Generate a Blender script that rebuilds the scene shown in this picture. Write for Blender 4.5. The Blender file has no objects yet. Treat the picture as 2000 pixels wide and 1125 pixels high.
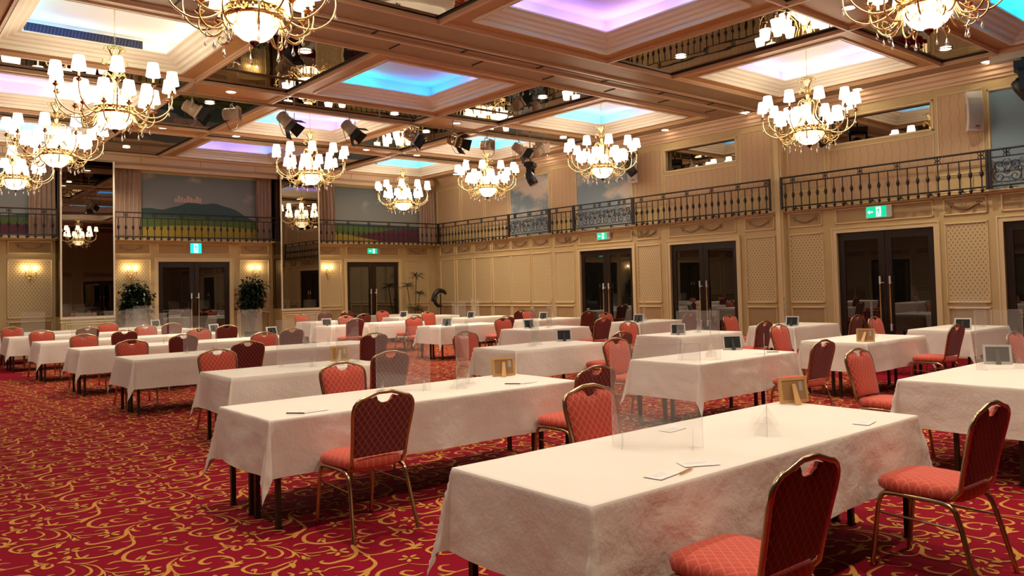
import bpy, bmesh, math, random, json
from mathutils import Vector, Matrix, noise
random.seed(7)
PI = math.pi
scn = bpy.context.scene
COL = scn.collection
# ---------------------------------------------------------------- camera
cam_d = bpy.data.cameras.new('camera'); cam = bpy.data.objects.new('camera', cam_d); COL.objects.link(cam)
cam_d.sensor_width = 36; cam_d.lens = 1542/2000*36; cam_d.shift_y = -0.02825; cam_d.clip_end = 200; cam_d.clip_start = .05
CAMH = 1.55
R = ((0.76831647, -0.00372584, -0.64005931), (-0.63961654, -0.04211016, -0.76753985), (-0.02409327, 0.99910603, -0.03473704))
cam.matrix_world = Matrix(((R[0][0], R[0][1], R[0][2], 0), (R[1][0], R[1][1], R[1][2], 0), (R[2][0], R[2][1], R[2][2], CAMH), (0, 0, 0, 1)))
scn.camera = cam
# ---------------------------------------------------------------- world, exposure
wd = bpy.data.worlds.new('world'); scn.world = wd; wd.use_nodes = True
bg = wd.node_tree.nodes['Background']; bg.inputs[0].default_value = (.9, .75, .6, 1); bg.inputs[1].default_value = .02
vs = scn.view_settings
vs.view_transform = 'Standard'; vs.look = 'None'; vs.gamma = 1; vs.use_curve_mapping = False; vs.exposure = 1.12
try:
    scn.cycles.use_denoising = True
    scn.cycles.max_bounces = 8; scn.cycles.diffuse_bounces = 4; scn.cycles.glossy_bounces = 4
    scn.cycles.transparent_max_bounces = 24; scn.cycles.sample_clamp_indirect = 6
    scn.cycles.caustics_reflective = False; scn.cycles.caustics_refractive = False
except Exception: pass
SHADE_E = 3.4; BOWL_E = 2.2; DOWN_E = 12.0; SPOT_W = 150.0; LED_E = 7.0; SCONCE_E = 32.0
WARM = (1.0, .80, .56)
# ---------------------------------------------------------------- room numbers (metres)
W = 16.0; D = 23.5; XL = -9.4; YR = -7.0; CZ = 5.4
# ---------------------------------------------------------------- materials
class NT:
    """small helper to write node graphs as expressions"""
    def __init__(s, name):
        s.m = bpy.data.materials.new(name); s.m.use_nodes = True; s.t = s.m.node_tree; s.t.nodes.clear()
        s.out = s.t.nodes.new('ShaderNodeOutputMaterial')
        s.b = s.t.nodes.new('ShaderNodeBsdfPrincipled'); s.t.links.new(s.b.outputs[0], s.out.inputs[0])
    def n(s, typ, **k):
        nd = s.t.nodes.new(typ)
        for a, v in k.items(): setattr(nd, a, v)
        return nd
    def L(s, a, b): s.t.links.new(a, b)
    def put(s, sock, v):
        if hasattr(v, 'is_linked') or hasattr(v, 'links'): s.L(v, sock)
        else: sock.default_value = v
    def math(s, op, a, b=None, c=None):
        nd = s.n('ShaderNodeMath', operation=op); s.put(nd.inputs[0], a)
        if b is not None: s.put(nd.inputs[1], b)
        if c is not None: s.put(nd.inputs[2], c)
        return nd.outputs[0]
    def coord(s):
        tc = s.n('ShaderNodeTexCoord'); sp = s.n('ShaderNodeSeparateXYZ'); s.L(tc.outputs['Object'], sp.inputs[0])
        s.vec = tc.outputs['Object']
        return sp.outputs
    def mix(s, f, a, b):
        nd = s.n('ShaderNodeMix', data_type='RGBA'); s.put(nd.inputs[0], f)
        for i, v in ((6, a), (7, b)):
            s.put(nd.inputs[i], v if not isinstance(v, tuple) else (*v[:3], 1))
        return nd.outputs[2]
    def noise(s, scale, detail=3, rough=.5, vec=None, dist=0):
        nd = s.n('ShaderNodeTexNoise'); nd.inputs['Scale'].default_value = scale; nd.inputs['Detail'].default_value = detail
        nd.inputs['Roughness'].default_value = rough; nd.inputs['Distortion'].default_value = dist
        s.L(vec or s.vec, nd.inputs['Vector']); return nd.outputs[0]
    def ramp(s, f, stops):
        nd = s.n('ShaderNodeValToRGB'); s.L(f, nd.inputs[0]); e = nd.color_ramp.elements
        while len(e) < len(stops): e.new(.5)
        for el, (p, c) in zip(e, stops): el.position = p; el.color = (*c, 1)
        return nd.outputs[0]
    def bump(s, h, strength=.3, dist=.01):
        nd = s.n('ShaderNodeBump'); nd.inputs['Strength'].default_value = strength; nd.inputs['Distance'].default_value = dist
        s.L(h, nd.inputs['Height']); s.L(nd.outputs[0], s.b.inputs['Normal'])
    def col(s, c): s.put(s.b.inputs['Base Color'], c if not isinstance(c, tuple) else (*c[:3], 1))
    def set(s, **k):
        for a, v in k.items(): s.b.inputs[a.replace('_', ' ')].default_value = v
        return s
def simple(name, col, rough=.5, metal=0, spec=.5, nz=0):
    t = NT(name); t.set(Roughness=rough, Metallic=metal); t.b.inputs['Specular IOR Level'].default_value = spec
    if nz:
        t.coord(); f = t.noise(nz, 4)
        t.col(t.mix(f, tuple(c*.85 for c in col), tuple(min(1, c*1.12) for c in col)))
    else: t.col(col)
    return t.m
def emis(name, col, st, base=(.8, .8, .8)):
    t = NT(name); t.col(base); t.b.inputs['Emission Color'].default_value = (*col, 1); t.b.inputs['Emission Strength'].default_value = st
    return t.m
M = {}
M['wall'] = simple('cream_paint', (.57, .42, .19), .55, nz=3)
M['mold'] = simple('cream_gloss_moulding', (.72, .56, .30), .38)
M['recess'] = simple('tan_panel', (.42, .28, .125), .6, nz=5)
M['swag'] = simple('bronze_green_plaster', (.27, .165, .07), .5)
M['brown'] = simple('tan_ceiling_paint', (.50, .265, .095), .45, nz=2)
M['soffit'] = simple('taupe_soffit', (.36, .24, .13), .5, nz=3)
M['strip'] = simple('ceiling_moulding', (.66, .45, .28), .4)
M['cream'] = simple('coffer_cream', (.82, .74, .60), .5)
M['white'] = simple('cove_white', (.80, .80, .80), .7)
M['slot'] = simple('dark_slot', (.02, .012, .01), .6)
M['gold'] = simple('polished_brass', (.90, .70, .34), .18, 1)
M['bronze'] = simple('bronze_tube', (.48, .36, .21), .24, 1)
M['iron'] = simple('wrought_iron', (.012, .008, .008), .45)
M['darkwood'] = simple('dark_mahogany', (.016, .007, .005), .3, nz=9)
M['legm'] = simple('dark_steel_leg', (.045, .035, .025), .35, .6)
M['black'] = simple('black_plastic', (.012, .012, .013), .35)
M['blackmat'] = simple('black_metal_flap', (.008, .008, .008), .7)
M['beige'] = simple('beige_lamp_housing', (.48, .36, .24), .5)
M['offwhite'] = simple('offwhite_plastic', (.72, .68, .60), .4)
M['wood'] = simple('light_wood', (.60, .34, .12), .45, nz=12)
M['woodin'] = simple('brown_backing_board', (.36, .20, .08), .6)
M['silver'] = simple('silver_frame', (.60, .56, .50), .35, .4)
M['photo'] = simple('dark_glazed_photo', (.03, .035, .035), .15)
M['paper'] = simple('white_paper', (.82, .80, .74), .6)
M['soil'] = simple('potting_soil', (.03, .02, .012), .9)
M['stemg'] = simple('plant_stem', (.16, .11, .05), .7)
M['candle'] = simple('ivory_candle_sleeve', (.85, .75, .55), .4)
M['cup'] = simple('dark_bronze_cup', (.10, .04, .03), .25, .8)
M['mirrorframe'] = simple('mirror_edge', (.78, .68, .50), .3, .3)
M['lensd'] = simple('dark_lens', (.01, .01, .01), .08)
def leafmat(name, c):
    t = NT(name); t.coord(); t.col(t.mix(t.noise(14, 2), tuple(x*.5 for x in c), c)); t.set(Roughness=.35); return t.m
M['leaf'] = leafmat('ficus_leaf', (.014, .034, .010)); M['palm'] = leafmat('palm_leaf', (.04, .05, .018))
# emitters
M['shade'] = emis('lit_fabric_shade', (1, .83, .60), SHADE_E)
M['bowl'] = emis('lit_glass_bowl', (1, .80, .50), BOWL_E)
M['down'] = emis('downlight_lens', (1, .86, .66), DOWN_E)
M['bulb'] = emis('sconce_bulb', (1, .74, .40), SCONCE_E)
M['signg'] = emis('exit_green', (.0, .60, .30), .55, (.0, .2, .1)); M['signw'] = emis('exit_white', (.75, 1, .85), .6)
M['signc'] = emis('exit_cyan', (.0, .75, .62), .9, (0, .2, .16))
def led(name, c, st=1): return emis(name, c, LED_E*st)
LEDC = {'B': (.02, .28, 1), 'C': (.02, .62, 1), 'V': (.40, .22, 1), 'P': (.62, .34, .85), 'W': (.75, .60, .42), 'T': (.10, .85, .65), 'K': (.15, .40, 1), 'S': (.30, .55, 1), 'N': (.8, .75, .8)}
for k, c in LEDC.items(): M['led'+k] = led('led_'+k.lower(), c); M['ledx'+k] = led('led_strong_'+k.lower(), c, .8)
# crystal
t = NT('crystal_drop'); t.col((.95, .95, .95)); t.set(Roughness=.03); t.b.inputs['IOR'].default_value = 1.5
tr = t.n('ShaderNodeBsdfTransparent'); gl = t.n('ShaderNodeBsdfGlossy'); gl.inputs['Roughness'].default_value = .05
mx = t.n('ShaderNodeMixShader'); mx.inputs[0].default_value = .6; t.L(tr.outputs[0], mx.inputs[1]); t.L(gl.outputs[0], mx.inputs[2]); t.L(mx.outputs[0], t.out.inputs[0])
M['crystal'] = t.m
# mirrors and glass
def mirror(name, c, rough=.0, wav=0.0, base=(.01, .01, .01), fac=None, dist=.01):
    t = NT(name); t.coord()
    g = t.n('ShaderNodeBsdfGlossy'); g.inputs['Color'].default_value = (*c, 1); g.inputs['Roughness'].default_value = rough
    if wav:
        nd = t.n('ShaderNodeBump'); nd.inputs['Strength'].default_value = wav; nd.inputs['Distance'].default_value = dist
        t.L(t.noise(1.3, 1), nd.inputs['Height']); t.L(nd.outputs[0], g.inputs['Normal'])
    if fac is None: t.L(g.outputs[0], t.out.inputs[0])
    else:
        t.col(base); t.set(Roughness=.3); t.b.inputs['Specular IOR Level'].default_value = 0
        mx = t.n('ShaderNodeMixShader'); mx.inputs[0].default_value = fac
        t.L(t.b.outputs[0], mx.inputs[1]); t.L(g.outputs[0], mx.inputs[2]); t.L(mx.outputs[0], t.out.inputs[0])
    return t.m
M['cmirror'] = mirror('ceiling_mirror', (.46, .42, .37), 0, .35)
M['wmirror'] = mirror('smoked_mirror', (.24, .21, .18), 0, .05)
M['dglass'] = mirror('dark_door_glass', (.9, .9, .9), 0, .04, (.006, .006, .005), .15)
M['clere'] = mirror('clerestory_mirror', (.36, .33, .28), 0, .03)
# acrylic
t = NT('clear_acrylic'); tr = t.n('ShaderNodeBsdfTransparent'); tr.inputs[0].default_value = (.99, .99, .99, 1)
gl = t.n('ShaderNodeBsdfGlossy'); gl.inputs['Roughness'].default_value = .02; d1_ = t.n('ShaderNodeBsdfDiffuse'); d1_.inputs[0].default_value = (.9, .87, .82, 1); d2_ = t.n('ShaderNodeBsdfTranslucent'); d2_.inputs[0].default_value = (.9, .87, .82, 1); df = t.n('ShaderNodeMixShader'); t.L(d1_.outputs[0], df.inputs[1]); t.L(d2_.outputs[0], df.inputs[2])
lw = t.n('ShaderNodeLayerWeight'); fr_ = t.math('ADD', t.math('MULTIPLY', t.math('POWER', lw.outputs['Facing'], 5.0), .5), .035)
m1 = t.n('ShaderNodeMixShader'); m1.inputs[0].default_value = .085; t.L(tr.outputs[0], m1.inputs[1]); t.L(df.outputs[0], m1.inputs[2])  # whitish diffuse share stands in for the haze of reflected lights
m2 = t.n('ShaderNodeMixShader'); t.L(fr_, m2.inputs[0]); t.L(m1.outputs[0], m2.inputs[1]); t.L(gl.outputs[0], m2.inputs[2]); t.L(m2.outputs[0], t.out.inputs[0])
M['acryl'] = t.m
t = NT('acrylic_edge'); t.col((.75, .78, .76)); t.set(Roughness=.1); tr = t.n('ShaderNodeBsdfTransparent'); mx = t.n('ShaderNodeMixShader'); mx.inputs[0].default_value = .22
t.L(tr.outputs[0], mx.inputs[1]); t.L(t.b.outputs[0], mx.inputs[2]); t.L(mx.outputs[0], t.out.inputs[0]); M['acedge'] = t.m
# cloth
t = NT('white_tablecloth'); t.coord(); f = t.noise(2.2, 5, .6); t.col(t.mix(f, (.83, .77, .65), (.88, .825, .71))); t.set(Roughness=.75)
f2 = t.math('ADD', t.noise(5, 4, .55, dist=.35), t.math('MULTIPLY', t.noise(26, 3, .6), .25)); so = t.vec.node; sp = t.n('ShaderNodeSeparateXYZ'); t.L(t.vec, sp.inputs[0])
def crease(s, per, off): return t.math('GREATER_THAN', t.math('ABSOLUTE', t.math('SUBTRACT', t.math('FRACT', t.math('ADD', t.math('DIVIDE', s, per), off+20)), .5)), .492)
cr = t.math('MAXIMUM', crease(sp.outputs[0], .62, .21), crease(sp.outputs[1], .45, .5))
side = t.math('LESS_THAN', sp.outputs[2], .712)
t.bump(t.math('ADD', t.math('MULTIPLY', f2, t.math('ADD', t.math('MULTIPLY', side, .85), .15)), t.math('MULTIPLY', cr, .06)), .32, .035); M['cloth'] = t.m
# upholstery: a diagonal lattice of paler thread
def fabric(name, c, line, axis, p=.046, q=.060, lw=.07):
    t = NT(name); x, y, z = t.coord(); v = z if axis == 'z' else y
    a = t.math('ADD', t.math('DIVIDE', x, p), t.math('DIVIDE', v, q)); b = t.math('SUBTRACT', t.math('DIVIDE', x, p), t.math('DIVIDE', v, q))
    def ln(w): return t.math('LESS_THAN', t.math('ABSOLUTE', t.math('SUBTRACT', t.math('FRACT', t.math('ADD', w, 100.0)), .5)), lw)
    k = t.math('MAXIMUM', ln(a), ln(b)); k = t.math('MULTIPLY', k, .55)
    nz = t.noise(60, 2); t.col(t.mix(k, t.mix(nz, tuple(x*.85 for x in c), tuple(x*1.1 for x in c)), line)); t.set(Roughness=.8)
    t.b.inputs['Sheen Weight'].default_value = .15; t.bump(k, .2, .002); return t.m
M['fab_f'] = fabric('salmon_upholstery', (.50, .055, .028), (.72, .25, .14), 'z')
M['fab_b'] = fabric('shaded_upholstery', (.14, .005, .005), (.42, .15, .10), 'z')  # same fabric as the front, darkened for the shade on reclined backs
M['fab_s'] = fabric('salmon_seat_upholstery', (.56, .070, .035), (.70, .20, .12), 'y')
# wallpaper with small brown lozenges
def dots(name, ax, pu=.078, pv=.112):
    t = NT(name); o = t.coord(); u = o[0] if ax == 'x' else o[1]; v = o[2]
    def cell(off):
        a = t.math('SUBTRACT', t.math('FRACT', t.math('ADD', t.math('DIVIDE', u, pu), 200+off)), .5)
        b = t.math('SUBTRACT', t.math('FRACT', t.math('ADD', t.math('DIVIDE', v, pv), 200+off)), .5)
        return t.math('ADD', t.math('MULTIPLY', a, a), t.math('MULTIPLY', t.math('MULTIPLY', b, b), 1.1))
    d = t.math('MINIMUM', cell(0), cell(.5)); k = t.math('LESS_THAN', d, .034)
    t.col(t.mix(t.math('MULTIPLY', k, .8), (.64, .49, .25), (.26, .165, .075))); t.set(Roughness=.6); return t.m
M['dotx'] = dots('lozenge_wallpaper', 'x'); M['doty'] = dots('lozenge_wallpaper_side', 'y')
# upper wall covering: pale leaf columns
def leafpaper(name, ax):
    t = NT(name); o = t.coord(); u = o[0] if ax == 'x' else o[1]; v = o[2]
    s = t.math('SINE', t.math('MULTIPLY', v, 22.0)); uu = t.math('ADD', u, t.math('MULTIPLY', s, .014))
    fr_ = t.math('ABSOLUTE', t.math('SUBTRACT', t.math('FRACT', t.math('ADD', t.math('DIVIDE', uu, .16), 300)), .5))
    vv = t.math('ADD', t.math('MULTIPLY', v, 9.0), t.math('MULTIPLY', fr_, 3.2))
    lf = t.math('ABSOLUTE', t.math('SUBTRACT', t.math('FRACT', t.math('ADD', vv, 50)), .5))
    k = t.math('MAXIMUM', t.math('MULTIPLY', t.math('GREATER_THAN', fr_, .455), .7), t.math('MULTIPLY', t.math('GREATER_THAN', lf, .44), .35))
    t.col(t.mix(k, (.58, .39, .215), (.38, .235, .115))); t.set(Roughness=.65); return t.m
M['leafx'] = leafpaper('leaf_wallcover', 'x'); M['leafy'] = leafpaper('leaf_wallcover_side', 'y')
# curtain
t = NT('taupe_curtain'); t.coord(); t.col(t.mix(t.noise(8, 3), (.34, .22, .15), (.44, .30, .21))); t.set(Roughness=.8); M['curtain'] = t.m
# painted skies
def sky(name, seed, a, b, cloud, thr=.52, sc=.9):
    t = NT(name); o = t.coord()
    mp = t.n('ShaderNodeMapping'); mp.inputs['Location'].default_value = (seed, seed*1.7, seed*.3); mp.inputs['Scale'].default_value = (1, 1, 1.9)
    t.L(t.vec, mp.inputs[0]); f = t.noise(sc, 6, .55, mp.outputs[0]); k = t.ramp(f, [(thr, (0, 0, 0)), (thr+.14, (1, 1, 1))])
    g = t.math('DIVIDE', t.math('SUBTRACT', o[2], 3.0), 2.0)
    t.col(t.mix(k, t.mix(g, b, a), cloud)); t.set(Roughness=.7); return t.m
M['sky1'] = sky('mural_sky', 3.1, (.155, .185, .19), (.36, .34, .295), (.50, .43, .33), .60)
M['sky2'] = sky('mural_cloud_sky', 8.4, (.16, .24, .29), (.30, .37, .40), (.60, .52, .42), .47, .8)
M['sky3'] = sky('mural_blue_sky', 5.2, (.17, .29, .34), (.32, .42, .46), (.60, .55, .45), .60, .9)
M['hill'] = simple('mural_teal_hill', (.04, .088, .078), .7, nz=6); M['farhill'] = simple('mural_far_hill', (.10, .15, .10), .7, nz=6)
M['yellow'] = simple('mural_yellow_field', (.42, .30, .035), .7, nz=8); M['green'] = simple('mural_green_field', (.10, .16, .035), .7, nz=8)
M['purple'] = simple('mural_purple_field', (.13, .030, .055), .7, nz=8); M['castle'] = simple('mural_pink_castle', (.55, .36, .28), .7)
# carpet
t = NT('crimson_carpet'); t.coord(); t.col(t.mix(t.noise(160, 2), (.17, .002, .011), (.28, .005, .020))); t.set(Roughness=.95); t.b.inputs['Specular IOR Level'].default_value = .1; t.bump(t.noise(300, 2), .3, .004); M['carpet'] = t.m
t = NT('gold_carpet_scroll'); t.coord(); t.col(t.mix(t.noise(14, 3), (.46, .205, .06), (.60, .31, .05))); t.set(Roughness=.95); t.b.inputs['Specular IOR Level'].default_value = .1; M['cgold'] = t.m
# ---------------------------------------------------------------- mesh builder
class MB:
    def __init__(s): s.v = []; s.f = []; s.mi = []; s.sm = []
    def add(s, vs, fs, mi=0, smooth=False):
        o = len(s.v); s.v += [tuple(v) for v in vs]
        for f in fs: s.f.append(tuple(i+o for i in f)); s.mi.append(mi); s.sm.append(smooth)
        return s
    def quad(s, a, b, c, d, mi=0): return s.add([a, b, c, d], [(0, 1, 2, 3)], mi)
    def box(s, a, b, mi=0):
        (x0, y0, z0), (x1, y1, z1) = a, b
        return s.add([(x0, y0, z0), (x1, y0, z0), (x1, y1, z0), (x0, y1, z0), (x0, y0, z1), (x1, y0, z1), (x1, y1, z1), (x0, y1, z1)],
                     [(3, 2, 1, 0), (4, 5, 6, 7), (0, 1, 5, 4), (1, 2, 6, 5), (2, 3, 7, 6), (3, 0, 4, 7)], mi)
    def tube(s, pts, r, n=8, mi=0, cap=True, closed=False):
        pts = [Vector(p) for p in pts]; m = len(pts); rr = r if isinstance(r, (list, tuple)) else [r]*m
        vs = []; up = Vector((0, 0, 1)); prev = None
        for i, p in enumerate(pts):
            if closed: d = pts[(i+1) % m]-pts[i-1]
            else: d = pts[min(i+1, m-1)]-pts[max(i-1, 0)]
            d.normalize()
            if prev is None:
                a = d.orthogonal().normalized() if abs(d.dot(up)) > .95 else d.cross(up).normalized()
            else:
                a = prev-d*prev.dot(d)
                a = a.normalized() if a.length > 1e-6 else d.orthogonal().normalized()
            prev = a; b = d.cross(a)
            for k in range(n):
                t = 2*PI*k/n; vs.append(p+(a*math.cos(t)+b*math.sin(t))*rr[i])
        fs = []
        for i in range(m if closed else m-1):
            j = (i+1) % m
            for k in range(n): fs.append((i*n+k, i*n+(k+1) % n, j*n+(k+1) % n, j*n+k))
        s.add(vs, fs, mi, True)
        if cap and not closed: s.add(vs[:n], [tuple(range(n))[::-1]], mi); s.add(vs[-n:], [tuple(range(n))], mi)
        return s
    def lathe(s, prof, n=16, c=(0, 0, 0), mi=0, ax='z', smooth=True, cap=True):
        vs = []
        for r, z in prof:
            for k in range(n):
                t = 2*PI*k/n; a, b = r*math.cos(t), r*math.sin(t)
                p = (a, b, z) if ax == 'z' else ((z, a, b) if ax == 'x' else (a, z, b))
                vs.append((p[0]+c[0], p[1]+c[1], p[2]+c[2]))
        fs = []
        for i in range(len(prof)-1):
            for k in range(n): fs.append((i*n+k, i*n+(k+1) % n, (i+1)*n+(k+1) % n, (i+1)*n+k))
        s.add(vs, fs, mi, smooth)
        if not cap: return s
        if prof[0][0] > 1e-4: s.add(vs[:n], [tuple(range(n))[::-1]], mi)
        if prof[-1][0] > 1e-4: s.add(vs[-n:], [tuple(range(n))], mi)
        return s
    def prism(s, poly, fn, d0, d1, mi=0, mi2=None, sides=None):
        """poly of (a,b); fn(a,b,d)->xyz; front at d1, back at d0"""
        n = len(poly); A = [fn(a, b, d0) for a, b in poly]; B = [fn(a, b, d1) for a, b in poly]
        s.add(A, [tuple(range(n))[::-1]], mi if mi2 is None else mi2); s.add(B, [tuple(range(n))], mi)
        s.add(A+B, [(i, (i+1) % n, n+(i+1) % n, n+i) for i in range(n)], mi if sides is None else sides); return s
    def mesh(s, name, mats):
        me = bpy.data.meshes.new(name); me.from_pydata(s.v, [], s.f)
        for m in (mats if isinstance(mats, (list, tuple)) else [mats]): me.materials.append(M[m] if isinstance(m, str) else m)
        me.polygons.foreach_set('material_index', s.mi); me.polygons.foreach_set('use_smooth', s.sm)
        bm = bmesh.new(); bm.from_mesh(me); bmesh.ops.recalc_face_normals(bm, faces=bm.faces) if len(s.f) < 60000 else None; bm.to_mesh(me); bm.free()
        me.update(); return me
    def obj(s, name, mats, parent=None, loc=None, rotz=0):
        o = bpy.data.objects.new(name, s.mesh(name, mats)); COL.objects.link(o)
        if parent: o.parent = parent
        if loc: o.location = loc
        o.rotation_euler[2] = rotz
        return o
def catmull(P, k=5, closed=False):
    P = [Vector(p) for p in P]; out = []; n = len(P)
    for i in range(n if closed else n-1):
        g = (lambda j: P[j % n]) if closed else (lambda j: P[max(0, min(n-1, j))])
        a, b, c, d = g(i-1), g(i), g(i+1), g(i+2)
        for q in range(k):
            t = q/k; out.append(.5*((2*b)+(c-a)*t+(2*a-5*b+4*c-d)*t*t+(3*b-a-3*c+d)*t**3))
    if not closed: out.append(P[-1])
    return out
def tag(o, label, cat, group=None, kind=None):
    if label: o['label'] = label
    if cat: o['category'] = cat
    if group: o['group'] = group
    if kind: o['kind'] = kind
    return o
def empty(name, loc=(0, 0, 0), rz=0):
    o = bpy.data.objects.new(name, None); o.empty_display_size = .1; COL.objects.link(o); o.location = loc; o.rotation_euler[2] = rz; return o
KIDS = {}
def kids(o):
    return KIDS.get(o.name) or [c for c in bpy.data.objects if c.parent == o]
def copy_tree(o, parent=None):
    c = o.copy(); COL.objects.link(c); c.parent = parent
    if o.name not in KIDS: KIDS[o.name] = [x for x in bpy.data.objects if x.parent == o]
    for ch in KIDS[o.name]: copy_tree(ch, c)
    return c
def struct(o): o['kind'] = 'structure'; return o
# ================================================================ FLOOR with its woven scroll pattern
STROKES = json.loads('''[[0.034,0.35,0.555,1.144,0.469,1.148,0.38,1.144,0.322,1.091,0.296,1.0,0.334,0.917,0.399,0.879,0.465,0.863,0.52,0.856,0.582,0.849,0.664,0.846,0.785,0.839],[0.04,0.5,0.344,0.943,0.37,0.969,0.4,0.984,0.381,0.939,0.38,0.904],[0.026,0.4,0.2,0.98,0.244,0.998,0.298,0.971],[0.03,0.6,0.54,0.966,0.471,0.957,0.442,1.007,0.444,1.041,0.477,1.054,0.512,1.016],[0.014,0.6,0.555,1.144,0.59,1.08,0.629,1.048,0.676,1.061,0.66,1.1],[0.04,0.55,0.541,0.804,0.49,0.76,0.459,0.71,0.434,0.618,0.393,0.562,0.344,0.536,0.295,0.538,0.228,0.541,0.198,0.578,0.203,0.609,0.223,0.608],[0.022,0.7,0.32,0.605,0.36,0.585,0.407,0.606],[0.018,0.5,0.476,0.714,0.46,0.651,0.451,0.582,0.457,0.52,0.494,0.493,0.566,0.472,0.597,0.439],[0.02,0.5,0.457,0.52,0.437,0.466,0.401,0.446,0.365,0.463],[0.02,0.5,0.483,0.727,0.493,0.658,0.526,0.622],[0.018,0.5,0.508,0.743,0.497,0.694,0.507,0.654],[0.024,0.6,0.599,0.811,0.551,0.784,0.543,0.73,0.581,0.71,0.611,0.725,0.601,0.756],[0.03,0.6,0.71,0.958,0.665,0.979,0.63,0.941,0.641,0.885,0.678,0.842],[0.015,0.5,0.58,0.895,0.605,0.841,0.648,0.839],[0.034,0.5,0.883,0.777,0.844,0.752,0.844,0.699,0.883,0.714,0.889,0.763],[0.034,0.5,0.95,0.814,0.988,0.843,0.985,0.798,0.951,0.785],[0.04,0.4,0.913,0.749,0.954,0.754,0.975,0.706],[0.03,0.5,0.873,0.852,0.913,0.878,0.93,0.843],[0.03,0.5,0.812,0.837,0.828,0.786,0.878,0.792],[0.03,0.4,0.831,0.783,0.786,0.756,0.758,0.739,0.772,0.687],[0.025,0.4,0.815,0.908,0.826,0.898,0.825,0.843,0.86,0.8],[0.034,0.25,0.662,0.581,0.628,0.576,0.61,0.607,0.62,0.645,0.671,0.678,0.733,0.661,0.766,0.612,0.774,0.546,0.748,0.474],[0.05,0.6,0.598,0.439,0.662,0.446,0.699,0.442,0.736,0.453,0.808,0.487],[0.035,0.5,0.71,0.446,0.76,0.454,0.795,0.44],[0.03,0.5,0.695,0.43,0.729,0.42,0.757,0.402],[0.028,0.6,0.717,0.535,0.74,0.513,0.734,0.455],[0.02,0.5,0.719,0.599,0.75,0.602,0.769,0.575],[0.035,0.3,0.623,0.492,0.582,0.485,0.533,0.487],[0.026,0.6,0.007,1.117,0.028,1.048,0.027,0.981,-0.023,0.935,-0.082,0.951,-0.103,0.993,-0.082,1.01,-0.06,1.002],[0.026,0.6,0.076,1.081,0.098,1.029,0.109,0.95,0.094,0.888,0.048,0.854,0.002,0.87,0.003,0.9,0.027,0.896],[0.016,0.7,0.053,1.133,0.103,1.074,0.143,0.995,0.154,0.897,0.153,0.831,0.14,0.747],[0.028,0.6,0.154,0.897,0.137,0.827,0.1,0.798,0.067,0.811],[0.024,0.7,0.057,1.119,0.122,1.086,0.182,1.096],[0.022,0.7,0.164,0.878,0.183,0.812,0.23,0.775,0.294,0.752,0.346,0.76,0.36,0.802,0.334,0.831,0.293,0.831],[0.018,0.6,0.186,0.808,0.196,0.734,0.257,0.712],[0.05,0.6,0.165,0.773,0.156,0.717,0.169,0.704,0.146,0.69],[0.022,0.6,0.169,0.911,0.201,0.871,0.241,0.881],[0.042,0.55,0.111,1.641,0.063,1.589,-0.004,1.558,-0.051,1.541,-0.085,1.497,-0.083,1.436,-0.043,1.409,-0.006,1.431,-0.019,1.476],[0.022,0.6,-0.09,1.623,-0.038,1.607,0.036,1.627,0.097,1.638],[0.04,0.4,0.038,1.522,0.06,1.581,0.051,1.613],[0.03,0.3,-0.071,0.783,-0.041,0.789,-0.079,0.831,-0.135,0.827,-0.181,0.795,-0.182,0.729,-0.14,0.656,-0.08,0.64,-0.015,0.644],[0.03,0.5,-0.156,0.729,-0.14,0.747,-0.13,0.737,-0.155,0.686],[0.022,0.4,0.22,1.292,0.252,1.28,0.288,1.301,0.257,1.354,0.183,1.376,0.138,1.357,0.122,1.406],[0.034,0.6,0.113,1.359,0.102,1.23,0.148,1.17,0.213,1.154,0.279,1.165,0.353,1.21,0.415,1.268,0.436,1.367,0.437,1.452],[0.026,0.6,0.257,1.231,0.297,1.203,0.362,1.229],[0.03,0.4,0.27,1.12,0.294,1.15,0.326,1.174],[0.04,0.5,0.072,1.231,0.11,1.201,0.16,1.248],[0.034,0.6,0.098,1.411,0.123,1.423,0.149,1.426],[0.034,0.6,0.087,1.419,0.082,1.447,0.087,1.472],[0.034,0.6,0.075,1.411,0.047,1.415,0.025,1.428],[0.034,0.6,0.079,1.398,0.067,1.372,0.048,1.355],[0.034,0.6,0.093,1.397,0.113,1.377,0.124,1.354],[0.037,0.6,0.364,0.69,0.393,0.705,0.421,0.708],[0.037,0.6,0.352,0.699,0.348,0.73,0.353,0.758],[0.037,0.6,0.341,0.69,0.309,0.696,0.285,0.71],[0.037,0.6,0.345,0.677,0.33,0.648,0.309,0.629],[0.037,0.6,0.359,0.677,0.382,0.654,0.394,0.628],[0.034,0.6,0.611,1.211,0.636,1.224,0.661,1.226],[0.034,0.6,0.599,1.219,0.595,1.247,0.6,1.272],[0.034,0.6,0.588,1.211,0.56,1.215,0.538,1.228],[0.034,0.6,0.592,1.198,0.579,1.173,0.56,1.155],[0.034,0.6,0.606,1.197,0.626,1.178,0.637,1.154]]''')
def ribbon(pts, wd, mx):
    P = catmull([(a, b, 0) for a, b in pts], 3); n = len(P); vs = []
    for i, p in enumerate(P):
        t = i/(n-1); k = t/mx if t < mx else (1-t)/(1-mx)
        hw = wd*.38*(.30+.70*math.sin(min(1, max(0, k))*PI/2)); d = (P[min(i+1, n-1)]-P[max(i-1, 0)]).normalized()
        if i in (0, n-1): hw *= .45
        vs += [(p.x-d.y*hw, p.y+d.x*hw), (p.x+d.y*hw, p.y-d.x*hw)]
    return vs, [(2*i, 2*i+1, 2*i+3, 2*i+2) for i in range(n-1)]
tile = []
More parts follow.
